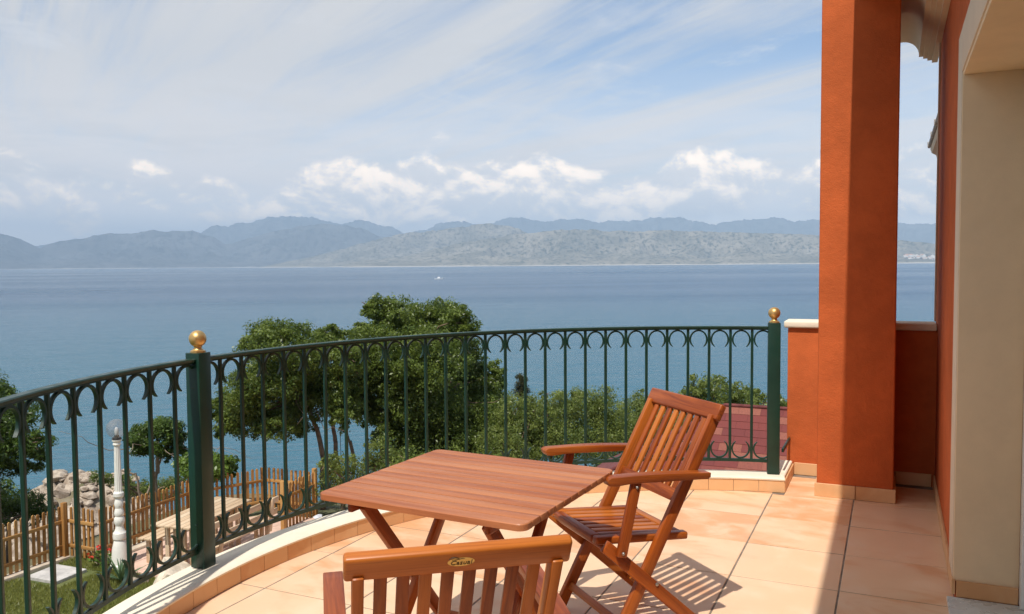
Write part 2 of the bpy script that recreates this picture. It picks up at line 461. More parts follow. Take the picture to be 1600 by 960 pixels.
def rock_mat():
    m, t, bs, out = material('shore_rock')
    c = objcoord(t)
    n = t.noise(c, 1.3, 7, 0.65); n2 = t.noise(c, 5.0, 6, 0.7)
    colr = t.mix(t.ramp(n, 0.35, 0.65), (0.30, 0.225, 0.16), (0.60, 0.50, 0.39))
    colr = t.mix(t.ramp(n2, 0.52, 0.72, 0, 0.7), colr, (0.17, 0.135, 0.10))
    setc(t, bs, 'Base Color', colr); setc(t, bs, 'Roughness', 0.9)
    bump(t, bs, t.math('ADD', n2, t.noise(c, 18, 5, 0.7)), 0.7, 0.06)
    return m
MAT['rock'] = rock_mat()

def terrain_mat():
    m, t, bs, out = material('slope_ground')
    c = t.n('ShaderNodeTexCoord').outputs['Object']
    n = t.noise(c, 0.35, 6, 0.6); n2 = t.noise(c, 2.5, 6, 0.65)
    z = t.n('ShaderNodeSeparateXYZ', inp={0: c}).outputs[2]
    colr = t.mix(t.ramp(n, 0.40, 0.62), (0.10, 0.105, 0.045), (0.24, 0.19, 0.11))
    colr = t.mix(t.ramp(n2, 0.5, 0.75, 0, 0.8), colr, (0.06, 0.075, 0.03))
    rock = t.mix(t.ramp(n2, 0.35, 0.65), (0.24, 0.18, 0.13), (0.50, 0.41, 0.33))
    k = t.ramp(t.math('ADD', z, t.math('MULTIPLY', n, 1.6)), -5.2, -6.6)
    colr = t.mix(k, colr, rock)
    setc(t, bs, 'Base Color', colr); setc(t, bs, 'Roughness', 0.95)
    bump(t, bs, t.noise(c, 7, 6, 0.7), 0.8, 0.08)
    return m
MAT['terrain'] = terrain_mat()

def lawn_mat():
    m, t, bs, out = material('lawn_soil')
    c = t.n('ShaderNodeTexCoord').outputs['Object']
    n = t.noise(c, 1.5, 6, 0.6)
    setc(t, bs, 'Base Color', t.mix(t.ramp(n, 0.35, 0.65), (0.075, 0.105, 0.025), (0.15, 0.155, 0.05)))
    setc(t, bs, 'Roughness', 0.95); bump(t, bs, t.noise(c, 40, 4), 0.5, 0.02)
    return m
MAT['lawn'] = lawn_mat()

def sea_mat():
    m, t, bs, out = material('sea_water')
    c = t.n('ShaderNodeTexCoord').outputs['Object']
    a = R(-35)
    rot = t.n('ShaderNodeVectorRotate', rotation_type='Z_AXIS', inp={'Angle': a}); t.t.links.new(c, rot.inputs['Vector'])
    rv = rot.outputs[0]
    w1 = t.noise(t.vmath('MULTIPLY', rv, (0.55, 1.3, 1)), 1.0, 5, 0.6, 0.4)
    w2 = t.noise(t.vmath('MULTIPLY', rv, (0.05, 0.16, 1)), 1.0, 4, 0.55, 0.3)
    w3 = t.noise(t.vmath('MULTIPLY', rv, (0.0011, 0.006, 1)), 1.0, 5, 0.6, 0.8)   # wind lanes
    dep = t.noise(t.vmath('MULTIPLY', c, (0.010, 0.010, 1)), 1.0, 3)
    ln = t.n('ShaderNodeVectorMath', operation='LENGTH'); t.t.links.new(c, ln.inputs[0])
    shore = t.ramp(t.math('ADD', ln.outputs['Value'], t.math('MULTIPLY', dep, 120.0)), 60.0, 420.0)
    colr = t.mix(shore, (0.018, 0.115, 0.168), (0.010, 0.068, 0.140))
    setc(t, bs, 'Base Color', colr); setc(t, bs, 'IOR', 1.333)
    setc(t, bs, 'Roughness', t.ramp(w3, 0.30, 0.70, 0.19, 0.28)); setc(t, bs, 'Specular IOR Level', 0.5)
    h = t.math('ADD', t.math('MULTIPLY', w1, 0.5), t.math('MULTIPLY', w2, 1.0))
    bump(t, bs, h, 1.0, 0.5)
    return m
MAT['sea'] = sea_mat()

def hill_mat(name, rock, scrub, s1, s2, amount):
    m, t, bs, out = material(name)
    c = t.n('ShaderNodeTexCoord').outputs['Object']
    z = t.n('ShaderNodeSeparateXYZ', inp={0: c}).outputs[2]
    n = t.noise(c, s1, 6, 0.62); d = t.noise(c, s2, 5, 0.7)
    colr = t.mix(t.ramp(n, 0.36, 0.64), rock, tuple(0.5*(a+b) for a, b in zip(rock, scrub)))
    colr = t.mix(t.ramp(d, 0.50, 0.58, 0.0, amount), colr, scrub)
    beach = t.ramp(t.math('ADD', z, t.math('MULTIPLY', n, 14.0)), 8.0, 1.0)
    colr = t.mix(t.math('MULTIPLY', beach, 0.7), colr, (0.62, 0.56, 0.48))
    setc(t, bs, 'Base Color', colr); setc(t, bs, 'Roughness', 0.95); setc(t, bs, 'Specular IOR Level', 0.1)
    bump(t, bs, d, 0.6, 18.0)
    return m
MAT['hill_near'] = hill_mat('scrub_hill', (0.30, 0.26, 0.19), (0.030, 0.038, 0.018), 0.0032, 0.030, 0.95)
MAT['hill_far'] = hill_mat('far_hill', (0.12, 0.12, 0.115), (0.012, 0.020, 0.018), 0.0022, 0.011, 0.9)

def shingle_mat():
    m, t, bs, out = material('red_shingle')
    r = t.n('ShaderNodeObjectInfo').outputs['Random']
    c = objcoord(t)
    n = t.noise(c, 60, 4, 0.7)
    a = t.mix(t.ramp(r, 0.58, 0.68), (0.185, 0.040, 0.034), (0.270, 0.092, 0.062))
    a = t.mix(t.ramp(r, 0.0, 0.55, 0.5, 0.0), a, (0.125, 0.028, 0.030))
    a = t.mix(t.ramp(n, 0.4, 0.7, 0, 0.4), a, (0.09, 0.03, 0.028))
    setc(t, bs, 'Base Color', a); setc(t, bs, 'Roughness', 0.9); bump(t, bs, n, 0.4, 0.004)
    return m
MAT['shingle'] = shingle_mat()

# ------------------------------------------------------------------ sea and far shore
SEA = -9.0
GARDEN = -3.2
NV = 18200.0
sea = link('sea', mesh_np('sea', [(-NV, -NV, SEA), (NV, -NV, SEA), (NV, NV, SEA), (-NV, NV, SEA)], [(0, 1, 2, 3)]), MAT['sea'])
structure(sea)

def mountain(name, crest, d_shore, d_crest, d_back, mat, nz, seed, rough, rows=60, tail=(None, None)):
    xs = np.array([c[0] for c in crest], float); ys = np.array([c[1] for c in crest], float)
    azs, hs = [], []
    for px, py in zip(xs, ys):
        d = ray(px, py); azs.append(math.atan2(d.x, d.y)); hs.append(CAMH + d.z/math.hypot(d.x, d.y)*d_crest - SEA)
    azs, hs = np.array(azs), np.array(hs)
    n = int((azs[-1]-azs[0])/R(0.055))+2
    a = np.linspace(azs[0], azs[-1], n)
    H = np.interp(a, azs, hs)
    H = H*(1+2.2*rough*(fbm(a*70+seed, a*0+seed, 7, 0.66)-0.5))
    H = np.maximum(H, 0)
    t = np.concatenate([np.linspace(0, 1, rows), 1+np.linspace(0.12, 1, 6)])
    Aa, T = np.meshgrid(a, t, indexing='ij')
    wob = (fbm(a*40+seed*3, a*0+2.0, 4)-0.5)*2
    Rr = np.where(T <= 1, d_shore+(d_crest-d_shore)*T, d_crest+(d_back-d_crest)*(T-1))
    Rr = Rr + (wob*0.10*(d_crest-d_shore))[:, None]*(1-np.abs(T-1)).clip(0, 1)*(1-T.clip(0, 1))
    xx, yy = Rr*np.sin(Aa), Rr*np.cos(Aa)
    rd = ridged(xx*nz*1.5+seed, yy*nz*1.5+seed*2, 6)
    fb = fbm(xx*nz*2.3+seed, yy*nz*2.3, 5)
    Tc = T.clip(0, 1)
    prof = Tc**0.85
    cut = np.sin(np.pi*Tc)**0.8
    z = H[:, None]*np.where(T <= 1, prof*(1-cut*(1.25*(1-rd)+0.5*(fb-0.5))), (2-T).clip(0, 1)**1.2)
    z = SEA - 3.0 + z + 3.0*(H[:, None] > 0)*np.where(T <= 1, (T > 0), 1.0)
    m = len(t)
    V = np.stack([xx, yy, z], -1).reshape(-1, 3)
    i, j = np.meshgrid(np.arange(n-1), np.arange(m-1), indexing='ij')
    F = np.stack([i*m+j, (i+1)*m+j, (i+1)*m+j+1, i*m+j+1], -1).reshape(-1, 4)
    o = link(name, mesh_np(name, V, F, True), mat)
    return structure(o)
mountain('mountains', [(-900, 360), (-500, 352), (-200, 365), (-40, 375), (60, 386), (120, 373), (220, 366), (310, 362), (335, 355), (400, 345), (440, 337), (480, 341), (530, 348), (568, 345),
         (600, 353), (640, 366), (690, 349), (725, 346), (760, 350), (800, 343), (850, 345), (900, 343), (940, 349), (1000, 343), (1060, 341), (1110, 351), (1160, 345),
         (1205, 342), (1260, 345), (1300, 342), (1380, 349), (1440, 348), (1500, 353), (1700, 345), (2100, 352), (2600, 350)], 12700, 15000, 17000, MAT['hill_far'], 0.0009, 3.1, 0.10)
mountain('mountains', [(-900, 372), (-420, 352), (-160, 356), (0, 364), (30, 374), (62, 388), (92, 377), (160, 367), (240, 361), (300, 361), (332, 371), (352, 383), (420, 364), (470, 353), (520, 350),
         (560, 356), (610, 375), (680, 396), (760, 414)], 10000, 11500, 12500, MAT['hill_far'], 0.0012, 8.4, 0.07)
mountain('hills', [(405, 418), (430, 413), (480, 403), (520, 394), (560, 382), (600, 372), (640, 364), (700, 358), (750, 351), (790, 353), (830, 366), (900, 385), (1000, 412)],
         8100, 9200, 9900, MAT['hill_near'], 0.0011, 5.7, 0.08)
mountain('hills', [(535, 416), (548, 411), (560, 408), (600, 404), (640, 400), (680, 388), (720, 380), (760, 374), (800, 367), (850, 362), (900, 358), (950, 361), (1000, 362), (1060, 361),
         (1120, 362), (1180, 364), (1240, 366), (1283, 368), (1340, 371), (1400, 375), (1470, 382), (1600, 370), (1900, 365), (2500, 372)], 6600, 7700, 8400, MAT['hill_near'], 0.0016, 1.2, 0.06, rows=80)

# white houses of the town across the water
def far_house_mesh():
    bm = bmesh.new()
    P = [(-0.5, -0.4), (0.5, -0.4), (0.5, 0.4), (-0.5, 0.4)]
    lo = [bm.verts.new((x, y, 0)) for x, y in P]; hi = [bm.verts.new((x, y, 0.7)) for x, y in P]
    r = [bm.verts.new((-0.5, 0, 1.0)), bm.verts.new((0.5, 0, 1.0))]
    for i in range(4): bm.faces.new((lo[i], lo[(i+1) % 4], hi[(i+1) % 4], hi[i]))
    f1 = bm.faces.new((hi[0], hi[1], r[1], r[0])); f2 = bm.faces.new((hi[2], hi[3], r[0], r[1]))
    bm.faces.new((hi[1], hi[2], r[1])); bm.faces.new((hi[3], hi[0], r[0]))
    f1.material_index = 1; f2.material_index = 1
    me = from_bm('far_house', bm); me.materials.append(MAT['house_white']); me.materials.append(MAT['house_roof']); return me
fh = far_house_mesh()
for i in range(46):
    px = random.uniform(1414, 1466); py = random.uniform(401, 409.5) + (px-1440)*0.03
    c = at_dist(px, py, 6800+random.uniform(0, 200))
    c.z = max(c.z, SEA+4)
    s = random.uniform(14, 30)
    o = link('house', fh, None, None, Matrix.Translation(c) @ Matrix.Rotation(random.uniform(0, 3.1), 4, 'Z') @ Matrix.Diagonal((s, s, s*0.75, 1)))
    tag(o, 'tiny white house of the town on the far shore beside the orange pillar', 'house', 'white houses on the far shore')

# ------------------------------------------------------------------ garden and slope
def ground_z(x, y):
    x = np.asarray(x, float); y = np.asarray(y, float)
    a = np.maximum(-12.5-x, 0); b = np.maximum(y-12.75, 0); c2 = np.maximum(np.maximum(-12.0-x, y-9.2)*0, 0)
    s = np.hypot(a, b*0.72)
    z = GARDEN-0.06 - 0.47*s*(1-np.exp(-s/1.2))
    z = np.where(s > 14, GARDEN-0.06-0.47*14-(s-14)*0.25, z)
    n = (fbm(x*0.25+3, y*0.25+7, 5)-0.5)
    z = z + n*1.3*np.clip(s/4, 0, 1)
    # the rocky point in the sea
    u, v = x+26.2, y-20.4
    q = np.exp(-((u*0.80+v*0.60)/4.2)**2-((-u*0.60+v*0.80)/2.7)**2)
    z = np.maximum(z, -10.6+q*(4.0+1.4*fbm(x*0.8, y*0.8, 4)))
    u, v = x+33.5, y-21.5
    q = np.exp(-(u/2.6)**2-(v/1.3)**2)
    z = np.maximum(z, -10.4+q*(2.0+0.9*fbm(x*0.9, y*0.9, 4)))
    return np.maximum(z, -14)
nx, ny = 250, 240
gx, gy = np.meshgrid(np.linspace(-85, 40, nx), np.linspace(-50, 70, ny), indexing='ij')
# finer spacing near the rocks
V = np.stack([gx, gy, ground_z(gx, gy)], -1).reshape(-1, 3)
i, j = np.meshgrid(np.arange(nx-1), np.arange(ny-1), indexing='ij')
F = np.stack([i*ny+j, (i+1)*ny+j, (i+1)*ny+j+1, i*ny+j+1], -1).reshape(-1, 4)
structure(link('terrain', mesh_np('terrain', V, F, True), MAT['terrain']))
def gz(x, y): return float(ground_z(np.array([x]), np.array([y]))[0])

# broken limestone of the point, a finer sheet over the slope
def rocky_sheet():
    nx, ny = 190, 170
    gx, gy = np.meshgrid(np.linspace(-34.5, -19, nx), np.linspace(13.5, 27.5, ny), indexing='ij')
    z = ground_z(gx, gy)
    f1 = np.full(gx.shape, 9.0); f2 = f1.copy(); hv = np.zeros(gx.shape)
    cell = 0.62; ci, cj = np.floor(gx/cell).astype(int), np.floor(gy/cell).astype(int)
    for di in (-1, 0, 1):
        for dj in (-1, 0, 1):
            a, b = ci+di, cj+dj
            jx = _perm[a % 256, b % 256]; jy = _perm[(a+71) % 256, (b+19) % 256]; hh = _perm[(a+133) % 256, (b+57) % 256]
            d = np.hypot((a+jx)*cell-gx, (b+jy)*cell-gy)
            new = d < f1
            f2 = np.where(new, f1, np.minimum(f2, d)); hv = np.where(new, hh, hv); f1 = np.where(new, d, f1)
    blk = np.clip((f2-f1)/0.16, 0, 1)
    blk = blk*blk*(3-2*blk)
    z2 = z-0.12+blk*(0.08+0.24*hv)+0.10*(fbm(gx*3, gy*3, 4)-0.5)
    u, v = gx+26.2, gy-20.4
    q = np.exp(-((u*0.80+v*0.60)/4.6)**2-((-u*0.60+v*0.80)/3.6)**2)
    z2 = np.where(q > 0.16, z2, z-0.35)
    V = np.stack([gx, gy, z2], -1).reshape(-1, 3)
    i, j = np.meshgrid(np.arange(nx-1), np.arange(ny-1), indexing='ij')
    F = np.stack([i*ny+j, (i+1)*ny+j, (i+1)*ny+j+1, i*ny+j+1], -1).reshape(-1, 4)
    return mesh_np('rocky_point', V, F, False)
structure(link('rocky_point', rocky_sheet(), MAT['rock']))
# lawn inside the fence
lawn_poly = [(-12.0, -6), (2.0, -6), (2.0, 12.4), (-9.7, 12.4), (-10.8, 12.2), (-11.35, 11.2), (-11.3, 9.15), (-12.0, 9.05)]
structure(link('lawn', prism('lawn', lawn_poly, GARDEN-0.6, GARDEN), MAT['lawn']))
# grass blades where the lawn is in view
def grass(n):
    x = rng.uniform(-12.0, -7.6, n); y = rng.uniform(5.4, 9.3, n)
    keep = ~((x > -11.30) & (y > 8.95)); x, y = x[keep], y[keep]
    # keep clear of the cover slab
    keep = ~((x > -12.05) & (x < -11.05) & (y > 8.10) & (y < 8.80)); x, y = x[keep], y[keep]
    n = len(x); h = rng.uniform(0.025, 0.065, n)*(0.6+0.9*fbm(x*1.3, y*1.3, 3)); a = rng.uniform(0, 6.283, n); wd = rng.uniform(0.004, 0.008, n)
    lean = rng.uniform(0.0, 0.045, n); la = rng.uniform(0, 6.283, n)
    V = np.zeros((n, 3, 3))
    V[:, 0] = np.stack([x-wd*np.cos(a), y-wd*np.sin(a), np.full(n, GARDEN)], 1)
    V[:, 1] = np.stack([x+wd*np.cos(a), y+wd*np.sin(a), np.full(n, GARDEN)], 1)
    V[:, 2] = np.stack([x+lean*np.cos(la), y+lean*np.sin(la), GARDEN+h], 1)
    me = mesh_np('grass', V.reshape(-1, 3), np.arange(3*n).reshape(-1, 3))
    at = me.attributes.new('leaf', 'FLOAT', 'FACE'); at.data.foreach_set('value', (rng.random(n)*0.6+0.4*fbm(x*0.9+4, y*0.9, 3)).astype(np.float32))
    return me
g = stuff(link('grass', grass(90000), MAT['grass']))
tag(g, 'short green lawn grass below the terrace', 'grass')

# pink paved patio with single tiles
patio = structure(link('patio', prism('patio', [(-11.25, 9.12), (-8.3, 8.7), (-5.0, 8.7), (-5.0, 12.3), (-9.7, 12.3), (-10.7, 12.1), (-11.25, 11.15)], GARDEN+0.003, GARDEN+0.03), MAT['paving']))
S_ = 0.40
for ix in range(7):
    for iy in range(9):
        x0, y0 = -11.22+ix*S_, 8.75+iy*S_
        poly = [(x0+.004, y0+.004), (x0+S_-.004, y0+.004), (x0+S_-.004, y0+S_-.004), (x0+.004, y0+S_-.004)]
        poly = clip_poly(poly, -0.14, -0.99, -(0.14*-11.25+0.99*9.15)); poly = clip_poly(poly, -0.85, 0.5, 0.85*11.2+0.5*11.15-0.05) if poly else poly
        poly = clip_poly(poly, 0, 1, 12.2) if poly else poly
        if len(poly) >= 3 and area(poly) > 0.01:
            link('paving_tile', prism('paving_tile', poly, GARDEN+0.02, GARDEN+0.042+random.uniform(-.001, .001), 0.004, 0.003), MAT['paving'], patio)

# ------------------------------------------------------------------ terrace
CX, CY, RIN, ROUT, RRAIL = -0.20, 3.02, 2.58, 2.80, 2.715
WX = 0.270            # face of the house wall
PY = 6.10             # front of the parapet
def arc(r, a): return (CX+r*math.cos(R(a)), CY+r*math.sin(R(a)))
A0, A1 = 99.3, 262.0  # kerb runs from the parapet side round to behind the viewer
slab = [arc(ROUT-0.03, a) for a in np.linspace(A0, A1, 60)] + [(WX+0.4, CY-2.9), (WX+0.4, PY+0.05), (-0.66, PY+0.05)]
floor = structure(link('terrace_floor', prism('terrace_floor', slab, -0.24, -0.0022), MAT['grout']))
base_poly = [arc(ROUT-0.10, a) for a in np.linspace(A0+1, A1, 60)] + [(WX+0.39, CY-2.8), (WX+0.39, PY+0.04), (-0.60, PY+0.04)]
structure(link('terrace_base', prism('terrace_base', base_poly, GARDEN-0.3, -0.241), MAT['cream']))
TX, TY = 0.485, 0.510
half = [(math.cos(R(a)), math.sin(R(a))) for a in np.linspace(92, 268, 60)]
for ix in range(-6, 1):
    for iy in range(-10, 3):
        x0 = -0.203+ix*TX; y0 = 5.005+(iy-0)*TY-TY
        gx_, gy_ = 0.0042, 0.0036
        poly = [(x0+gx_, y0+gy_), (x0+TX-gx_, y0+gy_), (x0+TX-gx_, y0+TY-gy_), (x0+gx_, y0+TY-gy_)]
        poly = clip_poly(poly, 1, 0, WX-0.004)
        poly = clip_poly(poly, 0, 1, PY-0.004) if len(poly) > 2 else poly
        poly = clip_poly(poly, 0, -1, 0.2) if len(poly) > 2 else poly
        if len(poly) < 3: continue
        if x0 > -0.75 and y0 > 5.4:
            poly = clip_poly(poly, -1, 0, 0.615)
        elif x0 < -0.1:
            for c, s in half:
                if len(poly) > 2: poly = clip_poly(poly, c, s, c*CX+s*CY+RIN+0.004)
        if len(poly) < 3 or area(poly) < 0.002: continue
        cx = sum(q[0] for q in poly)/len(poly); cy = sum(q[1] for q in poly)/len(poly)
        me = prism('floor_tile', [(q[0]-cx, q[1]-cy) for q in poly], -0.012, 0.0, 0.0016, 0.0012)
        link('floor_tile', me, MAT['tile'], floor, Matrix.Translation((cx, cy, random.uniform(-0.0008, 0.0006))))

# kerb: cream cap, tiled inner face
def kerb_mesh():
    bm = bmesh.new(); rings = []
    def ring(fn):
        prof = [(RIN+0.010, -0.02), (RIN+0.010, 0.078), (RIN-0.004, 0.079), (RIN-0.006, 0.088), (RIN+0.004, 0.094), (RIN+0.03, 0.096), (ROUT-0.02, 0.088), (ROUT, 0.080), (ROUT+0.002, 0.05), (ROUT-0.01, -0.238)]
        return [bm.verts.new((*fn(r), z)) for r, z in prof]
    for a in np.linspace(A0, A1, 90): rings.append(ring(lambda r, a=a: arc(r, a)))
    for a, b in zip(rings, rings[1:]):
        for i in range(len(a)): bm.faces.new((a[i], b[i], b[(i+1) % len(a)], a[(i+1) % len(a)]))
    bm.faces.new(rings[0]); bm.faces.new(rings[-1][::-1])
    bmesh.ops.recalc_face_normals(bm, faces=bm.faces)
    return from_bm('kerb', bm, 40)
kerb = empty('terrace_kerb', 'low curved kerb with cream painted top and terracotta tile face round the terrace', 'kerb')
link('kerb_cap', kerb_mesh(), MAT['white_cap'], kerb)
# the return of the kerb back to the parapet
xe = arc(RIN, A0)[0]
ret = [(xe-0.010, arc(RIN+0.04, A0)[1]), (xe-0.010, PY-0.003), (xe-0.10, PY-0.003), (xe-0.10, arc(ROUT, A0+2)[1]-0.02)]
link('kerb_return', prism('kerb_return', ret, -0.2, 0.0955, 0.006, 0.006), MAT['white_cap'], kerb)
nk = 40
ang = 160.0/RIN/1000*180/math.pi
a = A0+0.06
while a < 226:
    b = a+ang-0.06
    pts = [arc(RIN+0.009, x) for x in np.linspace(a, b, 4)] + [arc(RIN, x) for x in np.linspace(b, a, 4)]
    link('kerb_tile', prism('kerb_tile', pts[::-1] if area(pts) < 0 else pts, 0.002, 0.077), MAT['kerb_tile'], kerb)
    a += ang
y = arc(RIN, A0)[1]+0.004
while y < PY-0.02:
    y1 = min(y+0.165, PY-0.006)
    aabb('kerb_tile', (xe-0.008, y, 0.002), (xe+0.002, y1-0.003, 0.077), MAT['kerb_tile'], kerb, 0.001, 1)
    y = y1

# ------------------------------------------------------------------ railing
rail = empty('balcony_railing', 'dark green metal balcony railing with hoop scrolls and gold ball posts', 'railing')
ZT, ZB, ZK = 1.072, 0.175, 0.094
P2A = math.degrees(math.atan2(5.666-CY, -0.702-CX)); P1A = 183.1
DA = (P1A-P2A)/28.0
def sweep(name, prof, r, angs, smooth=35):
    bm = bmesh.new(); rings = []
    for a in angs: rings.append([bm.verts.new((*arc(r+dr, a), z)) for dr, z in prof])
    n = len(prof)
    for p, q in zip(rings, rings[1:]):
        for i in range(n): bm.faces.new((p[i], q[i], q[(i+1) % n], p[(i+1) % n]))
    bm.faces.new(rings[0]); bm.faces.new(rings[-1][::-1])
    bmesh.ops.recalc_face_normals(bm, faces=bm.faces)
    return from_bm(name, bm, smooth)
hand = [(-0.021, ZT-0.014), (-0.023, ZT-0.004), (-0.018, ZT), (0.018, ZT), (0.023, ZT-0.004), (0.021, ZT-0.014), (0.012, ZT-0.017), (0.012, ZT-0.024), (-0.012, ZT-0.024), (-0.012, ZT-0.017)]
low_ = [(-0.008, ZB-0.010), (-0.008, ZB+0.010), (0.008, ZB+0.010), (0.008, ZB-0.010)]
def post(a):
    x, y = arc(RRAIL, a); Mt = Matrix.Translation((x, y, 0)) @ Matrix.Rotation(R(a), 4, 'Z')
    h = 1.095-ZK
    p = box('post', 0.078, 0.078, h, Mt @ Matrix.Translation((0, 0, ZK+h/2+0.001)), MAT['green'], rail, 0.003, 2)
    prof = [(0.034, 0.0), (0.034, 0.008), (0.022, 0.014), (0.017, 0.024), (0.019, 0.030)]
    rb = 0.039
    for k in range(1, 15):
        t = -math.pi/2+0.50+(math.pi-0.50)*k/14.0
        prof.append((max(rb*math.cos(t), 0.0008), 0.030+rb*0.86+rb*math.sin(t)))
    link('finial', lathe('finial', prof, 28, 60), MAT['gold'], p, Mt @ Matrix.Translation((0, 0, 1.096)))
    return p
DL = DA*1.125; P0A = P1A+DL*18
for a in (P2A, P1A, P0A): post(a)
bal_me = box_mesh(0.016, 0.017, ZT-0.020-ZB, 0.0025, 1).copy(); bal_me.materials.append(MAT['green'])
def scroll_mesh(sp, up):
    """open hoop between two balusters, in its own x-z plane, thickness along y"""
    rx, rz = sp/2-0.0145, 0.061; n = 22
    bm = bmesh.new(); rings = []
    for k in range(n+1):
        t = R(-52+284*k/n); e = min(k, n-k)/n
        th = 0.0052*min(1.0, 0.40+e*7)
        c, s = math.cos(t), math.sin(t)
        for_tip = max(0.0, (0.10-e)/0.10)
        px, pz = rx*c*(1-0.05*for_tip), rz*s
        nxv = Vector((c/rx, s/rz)).normalized()
        ring = []
        for dn, dy in ((-th, -0.007), (th, -0.007), (th, 0.007), (-th, 0.007)):
            ring.append(bm.verts.new((px+nxv.x*dn, dy, (pz+nxv.y*dn)*up)))
        rings.append(ring)
    for p, q in zip(rings, rings[1:]):
        for i in range(4): bm.faces.new((p[i], q[i], q[(i+1) % 4], p[(i+1) % 4]))
    bm.faces.new(rings[0]); bm.faces.new(rings[-1][::-1])
    bmesh.ops.recalc_face_normals(bm, faces=bm.faces)
    me = from_bm('scroll', bm, 40); me.materials.append(MAT['green']); return me
spc = RRAIL*R(DA)
SCR = {28: (scroll_mesh(spc, 1), scroll_mesh(spc, -1)), 18: (scroll_mesh(spc*1.125, 1), scroll_mesh(spc*1.125, -1))}
for a0, a1, n in ((P2A, P1A, 28), (P1A, P0A, 18)):
    link('handrail', sweep('handrail', hand, RRAIL, np.linspace(a0+0.85, a1-0.85, n*2+1)), MAT['green'], rail)
    link('bottom_rail', sweep('bottom_rail', low_, RRAIL, np.linspace(a0+0.85, a1-0.85, n*2+1)), MAT['green'], rail)
    d = (a1-a0)/n; top_me, bot_me = SCR[n]
    for k in range(n):
        am = a0+(k+0.5)*d
        x, y = arc(RRAIL, am); Mt = Matrix.Translation((x, y, 0)) @ Matrix.Rotation(R(am+90), 4, 'Z')
        link('scroll', top_me, None, rail, Mt @ Matrix.Translation((0, 0, ZT-0.024-0.0665)))
        link('scroll', bot_me, None, rail, Mt @ Matrix.Translation((0, 0, ZB+0.010+0.0665)))
        if k:
            ab = a0+k*d; x, y = arc(RRAIL, ab)
            link('baluster', bal_me, None, rail, Matrix.Translation((x, y, (ZT-0.020+ZB)/2)) @ Matrix.Rotation(R(ab), 4, 'Z'))
# bracket to the parapet
aabb('wall_bracket', (-0.655, 5.70, 0.235), (-0.640, 6.10, 0.26), MAT['green'], rail, 0.003)

# ------------------------------------------------------------------ parapet, pillar, house
par = empty('parapet_wall', 'low orange stuccoed parapet wall with white coping behind the pillar', 'wall')
aabb('wall', (-0.665, PY, -0.24), (WX+0.05, PY+0.20, 1.035), MAT['orange'], par, 0.006)
aabb('coping', (-0.690, PY-0.025, 1.0352), (WX-0.002, PY+0.225, 1.083), MAT['white_cap'], par, 0.012, 3)
for x0, x1 in ((xe+0.004, -0.43), (0.035, WX-0.02)):
    aabb('skirting_tile', (x0, PY-0.010, 0.001), (x1, PY-0.0005, 0.085), MAT['kerb_tile'], par, 0.0015, 1)

PX0, PX1, PFY = -0.425, 0.022, 5.585
pil = empty('pillar', 'square orange stuccoed pillar with tiled foot carrying the eave', 'pillar')
aabb('shaft', (PX0, PFY, -0.05), (PX1, PY-0.002, 3.9), MAT['orange'], pil, 0.010, 3)
xm = -0.195
for x0, x1 in ((PX0-0.012, xm-0.002), (xm+0.002, PX1+0.012)):
    aabb('skirting_tile', (x0, PFY-0.012, 0.001), (x1, PFY-0.0005, 0.085), MAT['kerb_tile'], pil, 0.0015, 1)
for x0, x1 in ((PX0-0.0115, PX0-0.0005), (PX1+0.0005, PX1+0.0115)):
    aabb('skirting_tile', (x0, PFY+0.0005, 0.001), (x1, PY-0.012, 0.085), MAT['kerb_tile'], pil, 0.0015, 1)

house = empty('house', 'orange stuccoed villa with cream door surround and moulded eave beside the terrace', 'house')
YO, YN, ZL = 4.070, 0.55, 2.285       # door opening: far jamb, near jamb, lintel
WE = 6.32                              # end of the wall
aabb('wall', (WX, YO+0.004, GARDEN), (WX+0.42, WE, 3.3), MAT['orange'], house, 0.008)
aabb('wall', (WX, YN, ZL+0.004), (WX+0.42, YO+0.0035, 3.3), MAT['orange'], house, 0.004)
aabb('wall', (WX, -6, GARDEN), (WX+0.42, YN-0.002, 3.3), MAT['orange'], house, 0.004)
aabb('reveal', (WX-0.010, YO, 0.088), (WX+0.238, YO+0.02, ZL), MAT['cream'], house, 0.002)
aabb('reveal', (WX-0.008, YN, ZL), (WX+0.238, YO+0.019, ZL+0.02), MAT['cream'], house, 0.002)
# cream surround on the wall face
aabb('door_surround', (WX-0.014, YO+0.018, 0.10), (WX+0.004, YO+0.25, ZL+0.21), MAT['moulding'], house, 0.004)
aabb('door_surround', (WX-0.0145, YN-0.2, ZL+0.018), (WX+0.004, YO+0.0175, ZL+0.2095), MAT['moulding'], house, 0.004)
aabb('edge_trim', (WX-0.012, WE-0.035, 1.085), (WX+0.02, WE+0.006, 3.0), MAT['edge_trim'], house, 0.006)
yy = YO+0.26
while yy < PY-0.03:
    y1 = min(yy+0.33, PY-0.012)
    aabb('skirting_tile', (WX-0.012, yy, 0.001), (WX-0.0005, y1-0.003, 0.085), MAT['kerb_tile'], house, 0.0015, 1); yy = y1
aabb('skirting_tile', (WX-0.016, YO-0.008, 0.030), (WX-0.002, YO+0.255, 0.098), MAT['kerb_tile'], house, 0.0015, 1)
aabb('skirting_tile', (WX+0.002, YO-0.012, 0.022), (WX+0.236, YO-0.0005, 0.093), MAT['kerb_tile'], house, 0.0015, 1)
aabb('threshold', (WX-0.035, YN+0.002, 0.001), (WX+0.30, YO-0.014, 0.022), MAT['marble'], house, 0.003)
